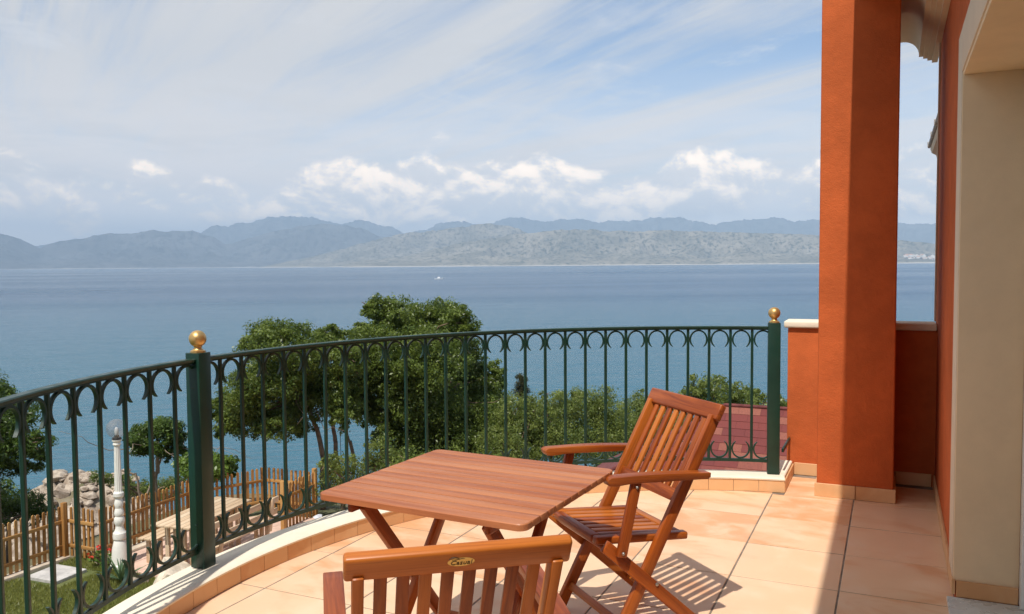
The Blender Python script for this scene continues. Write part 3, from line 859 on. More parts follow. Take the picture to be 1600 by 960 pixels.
# glazed door
dr = aabb('door_frame', (WX+0.238, YO-0.062, 0.0225), (WX+0.33, YO-0.002, ZL-0.002), MAT['pvc'], house, 0.004)
aabb('door_frame', (WX+0.238, YN+0.002, 0.0225), (WX+0.33, YN+0.062, ZL-0.002), MAT['pvc'], house, 0.004)
aabb('door_frame', (WX+0.238, YN+0.063, ZL-0.064), (WX+0.33, YO-0.063, ZL-0.002), MAT['pvc'], house, 0.004)
dw = (YO-YN-0.13)/2
for k in range(2):
    ya = YN+0.066+k*dw; yb = ya+dw-0.004
    d = aabb('door', (WX+0.275, ya, 0.026), (WX+0.315, ya+0.085, ZL-0.068), MAT['pvc'], house, 0.003)
    aabb('stile', (WX+0.275, yb-0.085, 0.026), (WX+0.315, yb, ZL-0.068), MAT['pvc'], d, 0.003)
    aabb('door_rail', (WX+0.276, ya+0.086, 0.026), (WX+0.314, yb-0.086, 0.16), MAT['pvc'], d, 0.003)
    aabb('door_rail', (WX+0.276, ya+0.086, ZL-0.16), (WX+0.314, yb-0.086, ZL-0.068), MAT['pvc'], d, 0.003)
    aabb('pane', (WX+0.290, ya+0.084, 0.158), (WX+0.298, yb-0.084, ZL-0.158), MAT['glass'], d, 0.0)
aabb('room', (WX+1.9, YN-1.5, GARDEN), (WX+2.0, WE, 3.3), MAT['interior'], house, 0.0)
aabb('room', (WX+0.43, YN-1.5, -0.2), (WX+1.89, WE-0.01, 0.02), MAT['interior'], house, 0.0)
aabb('room', (WX+0.43, WE-0.2, 0.03), (WX+1.89, WE-0.02, 3.3), MAT['interior'], house, 0.0)
# eave with cove moulding against the wall
EX = -0.212; ZS = 3.108
prof = [(EX, ZS+0.30), (EX, ZS+0.03), (EX+0.018, ZS+0.0), (0.045, ZS)]
for k in range(1, 9):                                       # cove
    t = k/8*math.pi/2
    prof.append((0.045+0.105*math.sin(t), ZS-0.105*(1-math.cos(t))))
prof += [(0.150, ZS-0.118), (0.178, ZS-0.118), (0.178, ZS-0.134), (0.206, ZS-0.134), (0.206, ZS-0.150), (0.236, ZS-0.150), (0.236, ZS-0.168), (WX+0.003, ZS-0.168), (WX+0.003, ZS+0.30)]
ev = link('eave', extrude_profile('eave', prof, -6.0, WE+0.56), MAT['moulding'], house)
aabb('roof', (EX-0.02, -6.0, ZS+0.302), (WX+2.2, WE+0.58, ZS+0.42), MAT['house_roof'], house, 0.01)
# lower eave of the far wing, running on behind the wall end
gx0, gz0 = 0.315, 2.60
prof2 = [(gx0, gz0), (gx0-0.004, gz0-0.03), (gx0+0.010, gz0-0.065), (gx0+0.045, gz0-0.085), (gx0+0.06, gz0-0.13), (gx0+0.10, gz0-0.15), (gx0+0.12, gz0-0.20), (gx0+0.9, gz0-0.20), (gx0+0.9, gz0+0.30)]
link('eave', extrude_profile('eave', prof2, WE+0.02, 9.05), MAT['moulding'], house)
vv, ff = tube_np([([(gx0-0.012, WE+0.02, gz0+0.004), (gx0-0.012, 9.10, gz0+0.004)], [0.016, 0.016])], 10)
link('gutter', mesh_np('gutter', vv, ff, True), MAT['gutter'], house)
for yb in (6.8, 7.5, 8.2, 8.9):
    aabb('gutter_bracket', (gx0-0.034, yb, gz0-0.02), (gx0-0.002, yb+0.02, gz0+0.025), MAT['gutter'], house, 0.002, 1)
aabb('wall', (gx0+0.16, WE+0.02, GARDEN), (gx0+0.9, 8.9, gz0-0.2005), MAT['orange'], house, 0.004)

# ------------------------------------------------------------------ annex with red shingle hip roof
annex = empty('annex_building', 'low orange annex with dark red shingle hip roof below the terrace railing', 'building')
RZ, RY, RXE, SL = -0.20, 9.90, -1.78, math.tan(R(31))
EY = 7.75; drop = (RY-EY)*SL; EZ = RZ-drop; HX = RXE-(RY-EY)
aabb('wall', (HX+0.35, EY+0.35, GARDEN-1.5), (5.0, 2*RY-EY-0.35, EZ+0.02), MAT['orange'], annex, 0.0)
bm = bmesh.new()
v = [bm.verts.new(p) for p in ((HX, EY, EZ), (5.4, EY, EZ), (5.4, RY, RZ), (RXE, RY, RZ), (HX, 2*RY-EY, EZ), (5.4, 2*RY-EY, EZ))]
for f in ((0, 1, 2, 3), (0, 3, 4), (4, 3, 2, 5), (0, 4, 5, 1), (1, 5, 2)): bm.faces.new([v[k] for k in f])
bmesh.ops.recalc_face_normals(bm, faces=bm.faces)
roof = link('roof', from_bm('roof', bm), simple('roof_felt', (0.15, 0.04, 0.038), 0.9, 0.3, 8), annex)
cs, sn = math.cos(math.atan(SL)), math.sin(math.atan(SL)); LS = (RY-EY)/cs
Mr = Matrix(((1, 0, 0, 0), (0, cs, -sn, EY), (0, sn, cs, EZ), (0, 0, 0, 1)))
exp_, tw = 0.125, 0.25
rows_ = int(LS/exp_)+1
for r_ in range(rows_):
    v0 = r_*exp_; v1 = min(v0+exp_+0.03, LS)
    xx0 = HX - 0.3 + (r_ % 2)*tw/2 + random.uniform(-.02, .02)
    while xx0 < 0.9:
        poly = [(xx0+.001, v0), (xx0+tw-.001, v0), (xx0+tw-.001, v1), (xx0+.001, v1)]
        poly = clip_poly(poly, -1, cs, -HX)               # stop at the hip
        if len(poly) > 2 and area(poly) > 0.003:
            cx = sum(q[0] for q in poly)/len(poly); cy = sum(q[1] for q in poly)/len(poly)
            me = prism('shingle', [(q[0]-cx, q[1]-cy) for q in poly], 0.0, 0.005)
            tilt = Matrix.Rotation(R(-2.2), 4, 'X')
            link('shingle', me, MAT['shingle'], roof, Mr @ Matrix.Translation((cx, cy, 0.006)) @ tilt)
        xx0 += tw
vv, ff = tube_np([([(HX, EY, EZ+.02), (RXE, RY, RZ+.02)], [0.022, 0.022]), ([(RXE, RY, RZ+.02), (5.4, RY, RZ+.02)], [0.022, 0.022])], 8)
link('ridge_cap', mesh_np('ridge_cap', vv, ff, True), roof.data.materials[0], roof)

# ------------------------------------------------------------------ folding table and chairs
TB = 0.712
tab = empty('folding_table', 'square folding table of reddish hardwood slats with crossed legs', 'table', (-1.368, 2.640, 0), R(-3.2))
TWX, TWY, NP = 0.800, 0.765, 13
pw = TWY/NP
tw_me = MAT['table_wood']
for k in range(NP):
    y0 = -TWY/2+k*pw+0.0018; y1 = y0+pw-0.0036
    if k in (0, NP-1):                                     # rounded outer corners
        rr = 0.032; pts = []
        if k == 0:
            c0 = (-TWX/2+rr, y0+rr); c1 = (TWX/2-rr, y0+rr)
            pts += [(c0[0]+rr*math.cos(R(t)), c0[1]+rr*math.sin(R(t))) for t in np.linspace(180, 270, 7)]
            pts += [(c1[0]+rr*math.cos(R(t)), c1[1]+rr*math.sin(R(t))) for t in np.linspace(270, 360, 7)]
            pts += [(TWX/2, y1), (-TWX/2, y1)]
        else:
            c0 = (TWX/2-rr, y1-rr); c1 = (-TWX/2+rr, y1-rr)
            pts += [(-TWX/2, y0), (TWX/2, y0)]
            pts += [(c0[0]+rr*math.cos(R(t)), c0[1]+rr*math.sin(R(t))) for t in np.linspace(0, 90, 7)]
            pts += [(c1[0]+rr*math.cos(R(t)), c1[1]+rr*math.sin(R(t))) for t in np.linspace(90, 180, 7)]
        yc = (y0+y1)/2
        me = prism('table_slat', [(p[0], p[1]-yc) for p in pts], -0.011, 0.011, 0.003, 0.003)
        link('table_slat', me, tw_me, tab, Matrix.Translation((0, yc, TB-0.011)))
    else:
        box('table_slat', TWX, y1-y0, 0.022, Matrix.Translation((0, (y0+y1)/2, TB-0.011+random.uniform(-.0004, .0004))), tw_me, tab, 0.0025, 2)
for x in (-0.295, 0.245):
    bar('under_rail', (x, -0.335, TB-0.045), (x, 0.335, TB-0.045), 0.022, 0.045, (0, 0, 1), MAT['teak'], tab, 0.008, 3)
for x, s in ((-0.268, 1), (0.218, 1), (-0.238, -1), (0.188, -1)):
    bar('leg', (x, -0.285*s, TB-0.045), (x, 0.27*s, 0.010), 0.024, 0.048, (0, s, 0.9), MAT['teak'], tab, 0.004)
bar('stretcher', (-0.268, 0.235, 0.075), (0.218, 0.235, 0.075), 0.022, 0.04, (0, 0.6, 0.8), MAT['teak'], tab)
bar('stretcher', (-0.238, -0.235, 0.075), (0.188, -0.235, 0.075), 0.022, 0.04, (0, -0.6, 0.8), MAT['teak'], tab)
bar('stretcher', (-0.295, -0.290, TB-0.040), (0.245, -0.290, TB-0.040), 0.030, 0.022, (0, 0, 1), MAT['teak'], tab)
bar('stretcher', (-0.295, 0.290, TB-0.040), (0.245, 0.290, TB-0.040), 0.030, 0.022, (0, 0, 1), MAT['teak'], tab)

def chair(label, loc, rz):
    """folding armchair; faces its own -y"""
    t = empty('folding_chair', label, 'chair', loc, rz, 'wooden folding armchairs')
    wd = MAT['teak']
    f0, top = Vector((0, -0.172, 0.0)), Vector((0, 0.300, 0.872))
    ax = (top-f0).normalized(); nrm = Vector((0, -ax.z, ax.y))         # nrm: forward face of the back
    P = lambda x, s: Vector((x, f0.y, f0.z)) + ax*s
    Lp = (top-f0).length
    for x in (-0.226, 0.226):
        bar('back_post', P(x, 0.008), P(x, Lp+0.012), 0.026, 0.046, nrm, wd, t)
    # top rail, slightly dished look from its bevel
    c = P(0, Lp+0.030)
    bar('top_rail', c+Vector((-0.257, 0, 0)), c+Vector((0.257, 0, 0)), 0.068, 0.030, nrm, wd, t, 0.008, 3)
    sl = P(0, 0.655)
    bar('lower_back_rail', sl+Vector((-0.212, 0, 0)), sl+Vector((0.212, 0, 0)), 0.050, 0.022, nrm, wd, t)
    for k in range(8):
        x = -0.226+0.452*(k+1)/9
        bar('back_slat', P(x, 0.672), P(x, Lp+0.006), 0.029, 0.013, nrm, wd, t, 0.003)
    # seat: frame and slats; higher in front
    zf, zb, yf, yb = 0.455, 0.425, -0.215, 0.165
    sd = Vector((0, yb-yf, zb-zf)).normalized(); up = Vector((0, -sd.z, sd.y))
    for x in (-0.190, 0.190):
        bar('seat_rail', (x, yf, zf-0.014), (x, yb+0.03, zb-0.014), 0.040, 0.030, up, wd, t, 0.008, 3)
    bar('seat_rail', (-0.168, yf+0.018, zf-0.015), (0.168, yf+0.018, zf-0.015), 0.040, 0.028, up, wd, t, 0.007, 3)
    bar('seat_rail', (-0.168, yb, zb-0.014), (0.168, yb, zb-0.014), 0.040, 0.028, up, wd, t, 0.005)
    n = 7
    for k in range(n):
        x = -0.171+0.342*(k+0.5)/n
        bar('seat_slat', (x, yf+0.039, zf-0.011), (x, yb-0.021, zb-0.009), 0.035, 0.014, up, wd, t, 0.003)
    # rear legs, crossing outside the posts
    for x in (-0.253, 0.253):
        bar('leg', (x, -0.205, zf-0.018), (x, 0.275, 0.010), 0.024, 0.048, (0, 0.66, 0.75), wd, t)
        # arm with rounded nose, flat on top
        y0, y1 = -0.215, 0.238
        prf = []
        for q in np.linspace(0, 1, 10):                    # gently bowed top
            prf.append((y1+(y0+0.014-y1)*q, 0.012+0.006*math.sin(math.pi*q)))
        prf += [(y0+0.004, 0.007), (y0, 0.000), (y0+0.002, -0.009), (y0+0.012, -0.019), (y0+0.035, -0.021), (y0+0.10, -0.014), (y1-0.06, -0.012), (y1-0.012, -0.012), (y1, -0.005)]
        bm = bmesh.new()
        va = [bm.verts.new((p_[0], -0.027, p_[1])) for p_ in prf]; vb = [bm.verts.new((p_[0], 0.027, p_[1])) for p_ in prf]
        for q in range(len(prf)): bm.faces.new((va[q], vb[q], vb[(q+1) % len(prf)], va[(q+1) % len(prf)]))
        f1_ = bm.faces.new(va); f2_ = bm.faces.new(vb[::-1])
        bmesh.ops.recalc_face_normals(bm, faces=bm.faces)
        bmesh.ops.bevel(bm, geom=[e for e in bm.edges if (f1_ in e.link_faces or f2_ in e.link_faces)], offset=0.0035, segments=2, affect='EDGES', profile=0.5)
        me = from_bm('armrest', bm, 35)
        Ma = Matrix.Translation((x+math.copysign(0.020, x), 0, 0.680)) @ Matrix.Rotation(R(90), 4, 'Z') @ Matrix.Rotation(R(3.2), 4, 'Y')
        arm = link('armrest', me, wd, t, Ma)
        xs = x+math.copysign(0.026, x)
        bar('arm_support', (xs, -0.085, 0.672), (xs, -0.150, 0.395), 0.022, 0.040, (0, 1, 0.2), wd, t)
        for (yy_, zz_) in ((-0.147, 0.412), (-0.088, 0.655)):
            M_ = Matrix.Translation((xs+math.copysign(0.0135, x), yy_, zz_)) @ Matrix.Rotation(R(90), 4, 'Y')
            link('bolt', lathe('bolt', [(0.006, -0.004), (0.006, 0.002), (0.004, 0.004)], 10), MAT['steel'], t, M_)
        M_ = Matrix.Translation((x+math.copysign(0.0135, x), 0.015, 0.262)) @ Matrix.Rotation(R(90), 4, 'Y')
        link('bolt', lathe('bolt', [(0.007, -0.004), (0.007, 0.002), (0.004, 0.004)], 10), MAT['steel'], t, M_)
    s1 = P(0, 0.12)
    bar('stretcher', s1+Vector((-0.214, 0, 0)), s1+Vector((0.214, 0, 0)), 0.032, 0.018, nrm, wd, t)
    bar('stretcher', (-0.241, 0.190, 0.090), (0.241, 0.190, 0.090), 0.032, 0.018, (0, 0.66, 0.75), wd, t)
    bar('stretcher', (-0.241, -0.160, 0.395), (0.241, -0.160, 0.395), 0.030, 0.018, (0, 0.66, 0.75), wd, t)
    return t, c, nrm, ax
chair('wooden slatted folding armchair turned sideways behind the table corner', (-1.010, 3.245, 0), -0.751)
ch2, c2_, nr2, ax2 = chair('wooden folding armchair with oval brass badge, its back to the viewer', (-1.022, 1.790, 0), -2.483)
ch2.scale = (0.96, 0.96, 0.96)
# oval badge with lettering on the rear face of the top rail
back = -nr2
Mb = Matrix.Identity(4)
xl = Vector((-1, 0, 0))                      # reading direction seen from behind
yl = back.cross(xl)
for i_ in range(3): Mb[i_][0], Mb[i_][1], Mb[i_][2], Mb[i_][3] = xl[i_], yl[i_], back[i_], (c2_+back*0.0152+Vector((0, 0, 0.002)))[i_]
ov = [(0.031*math.cos(t), 0.0145*math.sin(t)) for t in np.linspace(0, 2*math.pi, 33)[:-1]]
badge = link('badge', prism('badge', ov, -0.001, 0.0012, 0.001, 0.0006), MAT['brass'], ch2, Mb)
badge['label'] = 'oval brass badge lettered Casual'
def text_mesh(txt, size, mat):
    cu = bpy.data.curves.new('lettering', 'FONT'); cu.body = txt; cu.size = size; cu.align_x = 'CENTER'; cu.align_y = 'CENTER'; cu.extrude = 0.0003; cu.shear = 0.15
    ob = bpy.data.objects.new('tmp', cu); COL.objects.link(ob)
    dg = bpy.context.evaluated_depsgraph_get(); me = bpy.data.meshes.new_from_object(ob.evaluated_get(dg))
    bpy.data.objects.remove(ob); me.materials.clear(); me.materials.append(mat); return me
link('lettering', text_mesh('Casual', 0.0185, MAT['engraving']), None, badge, Mb @ Matrix.Translation((0.0, -0.0025, 0.0017)))
# small leaf-and-bird emblem above the lettering
pth = [([(-0.028, 0.011, 0.0014), (-0.020, 0.0155, 0.0014), (-0.010, 0.0135, 0.0014), (-0.004, 0.0105, 0.0014)], [0.0007, 0.0015, 0.0013, 0.0004]),
       ([(-0.022, 0.008, 0.0014), (-0.012, 0.0075, 0.0014), (0.002, 0.0105, 0.0014), (0.008, 0.0095, 0.0014)], [0.0004, 0.0008, 0.0008, 0.0003])]
vv, ff = tube_np(pth, 6); link('emblem', mesh_np('emblem', vv, ff, True), MAT['engraving'], badge, Mb)

# ------------------------------------------------------------------ garden furniture
gzp = GARDEN+0.042
pt = empty('picnic_table', 'pale wooden picnic table on the pink patio by the fence', 'table', (-9.96, 9.86, gzp), R(8))
for k in range(6):
    x = -0.29+k*0.116
    bar('table_slat', (x, -0.80, 0.735), (x, 0.80, 0.735), 0.108, 0.030, (0, 0, 1), MAT['pale_wood'], pt)
for y in (-0.58, 0.58):
    for x in (-0.22, -0.07, 0.08, 0.22):
        bar('leg', (x, y, 0.0), (x, y, 0.719), 0.07, 0.045, (0, 1, 0), MAT['pale_wood'], pt)
    bar('crossbar', (-0.28, y+0.047, 0.68), (0.28, y+0.047, 0.68), 0.04, 0.07, (0, 0, 1), MAT['pale_wood'], pt)
def bench(label, loc, rz, backrest):
    b = empty('garden_bench', label, 'bench', loc, rz, 'benches by the picnic table')
    for k in range(3):
        bar('seat_slat', (-0.11+k*0.11, -0.78, 0.43), (-0.11+k*0.11, 0.78, 0.43), 0.10, 0.028, (0, 0, 1), MAT['pale_wood'], b)
    for y in (-0.6, 0.6):
        for x in (-0.11, 0.0, 0.11):
            bar('leg', (x, y, 0.0), (x, y, 0.415), 0.065, 0.042, (0, 1, 0), MAT['pale_wood'], b)
        bar('foot', (-0.17, y+0.05, 0.03), (0.17, y+0.05, 0.03), 0.05, 0.06, (0, 0, 1), MAT['pale_wood'], b)
        if backrest: bar('back_post', (0.165, y, 0.30), (0.235, y, 0.86), 0.06, 0.04, (1, 0, 0), MAT['pale_wood'], b)
    if backrest:
        for z, x in ((0.60, 0.175), (0.80, 0.205)):
            bar('backrest', (x, -0.78, z), (x, 0.78, z), 0.028, 0.10, (0.15, 0, 1), MAT['pale_wood'], b)
bench('pale wooden bench without a back between picnic table and fence', (-10.58, 9.95, gzp), R(8), False)
bench('pale wooden bench with slatted backrest on the house side of the picnic table', (-9.38, 9.98, gzp), R(4), True)

# picket fences
pk = prism('picket', [(-0.024, -0.010), (0.024, -0.010), (0.024, 0.010), (-0.024, 0.010)], 0, 0.80)
def picket_mesh(h):
    bm = bmesh.new(); pr = [(-0.023, 0), (0.023, 0), (0.023, h-0.025), (0.016, h-0.008), (0.0, h), (-0.016, h-0.008), (-0.023, h-0.025)]
    a = [bm.verts.new((x, -0.010, z)) for x, z in pr]; b = [bm.verts.new((x, 0.010, z)) for x, z in pr]; n = len(pr)
    for i_ in range(n): bm.faces.new((a[i_], b[i_], b[(i_+1) % n], a[(i_+1) % n]))
    bm.faces.new(a); bm.faces.new(b[::-1]); bmesh.ops.recalc_face_normals(bm, faces=bm.faces)
    return from_bm('picket', bm)
PK = []
for h in (0.80, 0.815, 0.825):
    me = picket_mesh(h)
    # grain along the picket: the wood material runs along x, so the piece is kept lying and turned upright
    me.transform(Matrix.Rotation(R(90), 4, 'Y')); me.materials.append(MAT['pine_wood']); PK.append(me)
UPR = Matrix.Rotation(R(-90), 4, 'Y')
def fence(name, label, p0, p1, posts=(True, True), gate=False, sp=0.092):
    f = empty(name, label, 'gate' if gate else 'fence', (p0[0], p0[1], GARDEN), math.atan2(p1[1]-p0[1], p1[0]-p0[0]), None if gate else 'picket fences round the garden')
    L = math.hypot(p1[0]-p0[0], p1[1]-p0[1])
    for z in (0.22, 0.62):
        bar('rail', (0, -0.022, z), (L, -0.022, z), 0.022, 0.055, (0, 0, 1), MAT['pine_wood'], f)
    n = max(2, int(L/sp))
    for k in range(n):
        x = (k+0.5)*L/n + random.uniform(-.004, .004)
        link('picket', random.choice(PK), None, f, Matrix.Translation((x, 0, 0.045+random.uniform(-.006, .006))) @ Matrix.Rotation(R(random.uniform(-.8, .8)), 4, 'Y') @ UPR)
    for on, x in zip(posts, (0.0, L)):
        if on: bar('post', (x, -0.048, -0.1), (x, -0.048, 0.93), 0.075, 0.075, (0, 1, 0), MAT['pine_wood'], f, 0.006)
    return f
fence('picket_fence', 'wooden picket fence along the lawn past the pine tree', (-12.10, 5.0), (-12.10, 8.98), (True, True))
fence('picket_fence', 'wooden picket fence behind the white lamp post and picnic table', (-11.42, 9.10), (-11.50, 11.05), (False, True))
fence('picket_fence', 'short wooden picket fence from the corner behind the picnic table bench', (-11.48, 11.12), (-10.85, 12.30), (False, False))
fence('picket_fence', 'wooden picket fence under the tree trunks beyond the picnic table', (-10.82, 12.33), (-9.76, 12.45), (False, True))
fence('picket_fence', 'very short wooden picket fence joining the lawn fence and the patio fence', (-12.05, 9.06), (-11.48, 9.08), (False, False))
fence('garden_gate', 'narrow wooden picket gate at the patio exit beside the shrubs', (-9.74, 11.44), (-9.76, 12.40), (True, False), True)
MAT['garden_kerb'] = simple('sandy_concrete', (0.60, 0.50, 0.38), 0.85, 0.15, 7, bmp=0.2)
kb = empty('garden_kerb', 'low white concrete kerb under the picket fence', 'kerb')
aabb('kerb_stone', (-12.16, 5.0, GARDEN-0.2), (-11.98, 9.02, GARDEN+0.06), MAT['garden_kerb'], kb, 0.01)
aabb('kerb_stone', (-11.50, 9.05, GARDEN-0.2), (-11.27, 11.1, GARDEN+0.07), MAT['garden_kerb'], kb, 0.01)
sl = link('cover_slab', prism('cover_slab', [(-0.31, -0.27), (0.31, -0.27), (0.31, 0.27), (-0.31, 0.27)], 0.0, 0.05, 0.006, 0.006), simple('slab_grey', (0.50, 0.48, 0.45), 0.8, 0.22, 6, bmp=0.2), None,
          Matrix.Translation((-11.54, 8.44, GARDEN+0.002)) @ Matrix.Rotation(R(4), 4, 'Z'))
tag(sl, 'flat grey concrete cover slab lying on the lawn', 'slab')

# lamp post: turned white column and clear globe
lamp = empty('garden_lamp', 'white turned garden lamp post with clear globe on the lawn edge', 'lamp', (-10.95, 9.10, GARDEN))
pr = [(0.150, 0.0), (0.150, 0.05), (0.135, 0.07), (0.128, 0.16), (0.118, 0.30), (0.095, 0.40), (0.082, 0.44), (0.100, 0.46), (0.104, 0.50), (0.098, 0.55), (0.078, 0.575), (0.062, 0.62), (0.056, 0.66),
      (0.070, 0.69), (0.080, 0.73), (0.076, 0.78), (0.060, 0.81), (0.070, 0.83), (0.074, 0.86), (0.066, 0.90), (0.054, 0.94), (0.062, 0.97), (0.068, 1.01), (0.060, 1.05), (0.048, 1.09), (0.066, 1.11), (0.078, 1.13), (0.078, 1.18), (0.064, 1.20)]
link('base', lathe('base', pr, 28, 30), MAT['lamp_white'], lamp)
bm = bmesh.new(); rings = []
for z, r0 in ((1.195, 0.056), (1.60, 0.050), (1.93, 0.044)):
    rings.append([bm.verts.new(((r0-0.006*(k % 2))*math.cos(2*math.pi*k/24), (r0-0.006*(k % 2))*math.sin(2*math.pi*k/24), z)) for k in range(24)])
for p_, q_ in zip(rings, rings[1:]):
    for k in range(24): bm.faces.new((p_[k], p_[(k+1) % 24], q_[(k+1) % 24], q_[k]))
link('shaft', from_bm('shaft', bm), MAT['lamp_white'], lamp)
link('capital', lathe('capital', [(0.046, 1.925), (0.060, 1.94), (0.060, 1.955), (0.050, 1.965), (0.056, 1.985), (0.070, 2.000), (0.070, 2.02)], 24, 30), MAT['lamp_white'], lamp)
link('collar', lathe('collar', [(0.066, 2.0205), (0.074, 2.035), (0.060, 2.05), (0.034, 2.06), (0.034, 2.085)], 24, 30), MAT['black'], lamp)
link('bulb', lathe('bulb', [(0.022, 2.086), (0.030, 2.10), (0.030, 2.16), (0.022, 2.20), (0.006, 2.215)], 16, 60), MAT['bulb'], lamp)
link('globe', lathe('globe', [(max(0.150*math.cos(t), .002), 2.190+0.150*math.sin(t)) for t in np.linspace(-1.10, 1.57, 20)], 32, 180), MAT['glass'], lamp)

# boulders
def rock_mesh(seed, sub=3, flat=0.7):
    bm = bmesh.new(); bmesh.ops.create_icosphere(bm, subdivisions=sub, radius=1.0)
    r2 = np.random.default_rng(seed); pl = r2.normal(size=(13, 3)); pl /= np.linalg.norm(pl, axis=1)[:, None]; dd = r2.uniform(0.45, 0.85, 13)
    off = r2.uniform(0, 50, 3)
    for v_ in bm.verts:
        p = np.array(v_.co)
        for n_, d_ in zip(pl, dd):
            e = p@n_-d_
            if e > 0: p = p-n_*e
        k = float(fbm(np.array([p[0]*1.7+off[0]]), np.array([p[1]*1.7+p[2]*1.3+off[1]]), 4)[0])
        p = p*(0.82+0.36*k); v_.co = (p[0], p[1], p[2]*flat)
    me = from_bm('rock', bm, 22); me.materials.append(MAT['rock']); return me
ROCKS = [rock_mesh(s_, 3 if s_ < 5 else 2, 0.55+0.05*(s_ % 5)) for s_ in range(9)]
def rock(label, loc, s, cat='rock', group=None, me=None):
    o = link('rock', me or random.choice(ROCKS), None, None, Matrix.Translation(loc) @ Matrix.Rotation(random.uniform(0, 6.28), 4, 'Z') @ Matrix.Rotation(random.uniform(-.4, .4), 4, 'X')
             @ Matrix.Diagonal((s*random.uniform(.8, 1.3), s*random.uniform(.8, 1.2), s*random.uniform(.8, 1.1), 1)))
    return tag(o, label, cat, group)
rock('large pale boulder on the lawn edge below the railing post', (-9.62, 8.92, GARDEN+0.10), 0.42, me=ROCKS[1].copy()).data.materials[0] = simple('pale_boulder', (0.70, 0.60, 0.46), 0.9, 0.3, 3.0, bmp=0.6, bscale=12)
rock('small pale stone on the lawn beside the large boulder', (-10.16, 8.72, GARDEN+0.05), 0.16, me=ROCKS[6])
o = rock('small bluish white rounded stone beside the garden gate', (-9.46, 12.1, GARDEN+0.12), 0.11, me=ROCKS[2].copy())
o.data.materials.clear(); o.data.materials.append(simple('white_stone', (0.66, 0.68, 0.74), 0.8, 0.1, 5))
nr = 0
while nr < 290:
    u, v_ = rng.normal(0, 1, 2)
    x = -26.2+u*2.8*0.8-v_*1.9*0.6; y = 20.4+u*2.8*0.6+v_*1.9*0.8
    z = gz(x, y)
    if z < -9.1: continue
    s = random.choice((0.13, 0.16, 0.19, 0.24, 0.30)) * random.uniform(.8, 1.25)
    rock('pale limestone rock heaped on the point by the water', (x, y, z+0.06+s*0.3), s, group='rocks on the point'); nr += 1
for _ in range(22):
    x = random.gauss(-33.5, 1.8); y = random.gauss(21.5, 0.9); z = max(gz(x, y), -9.2); s = random.uniform(0.25, 0.7)
    rock('dark wet rock standing in the water off the rocky point', (x, y, z+s*0.1), s, group='rocks in the water')

# ------------------------------------------------------------------ plants
def foliage(name, centers, radii, ncl, nleaf, size, aspect, parent, mat, clr=0.30, shell=0.55, up=0.25, tone=0.0):
    """leaf-sized rhombic faces in clumps spread through ellipsoidal puffs"""
    C, K = [], []
    for c, r, m in zip(centers, radii, ncl):
        d = rng.normal(size=(m, 3)); d /= np.linalg.norm(d, axis=1)[:, None]
        rad = rng.random(m)**(1-shell)*rng.uniform(0.80, 1.12, m)
        C.append(np.asarray(c)+d*rad[:, None]*np.asarray(r)); K.append(np.full(m, clr*float(np.mean(r)))*rng.uniform(0.55, 1.35, m))
    C = np.concatenate(C); K = np.concatenate(K); m = len(C)
    cl = rng.normal(size=(m, nleaf, 3)); ln = np.linalg.norm(cl, axis=2, keepdims=True); cl = cl/ln*np.minimum(ln, 2.2)*0.62
    P = (C[:, None, :]+cl*K[:, None, None]*np.array([1, 1, 0.75])).reshape(-1, 3)
    N = len(P)
    nrm = (cl.reshape(-1, 3)+rng.normal(size=(N, 3))*0.8); nrm[:, 2] += up; nrm /= np.linalg.norm(nrm, axis=1)[:, None]
    t = np.cross(nrm, rng.normal(size=(N, 3))); t /= np.linalg.norm(t, axis=1)[:, None]+1e-9
    b = np.cross(nrm, t)
    L = size*rng.uniform(0.6, 1.35, N)[:, None]; W = L*aspect
    V = np.stack([P-t*L*0.5, P+b*W*0.5+nrm*L*0.08, P+t*L*0.5, P-b*W*0.5+nrm*L*0.08], 1).reshape(-1, 3)
    me = mesh_np(name, V, np.arange(4*N).reshape(-1, 4))
    ctone = np.repeat(rng.random(m), nleaf)
    val = np.clip(0.55*ctone+0.45*rng.random(N)+tone, 0, 1).astype(np.float32)
    at = me.attributes.new('leaf', 'FLOAT', 'FACE'); at.data.foreach_set('value', val)
    return link(name, me, mat, parent)
def limb(p0, p1, r0, r1, n=7, wob=0.10):
    p0, p1 = np.asarray(p0, float), np.asarray(p1, float); t = np.linspace(0, 1, n)
    L = np.linalg.norm(p1-p0); w_ = rng.normal(size=(n, 3))*wob*L*0.35; w_[0] = 0; w_[-1] = 0
    w_ = (w_+np.roll(w_, 1, 0))/2; w_[0] = 0
    return (p0+(p1-p0)*t[:, None]+w_+np.array([0, 0, 1.0])*(np.sin(t*np.pi)*0.05*L)[:, None], r0+(r1-r0)*t)
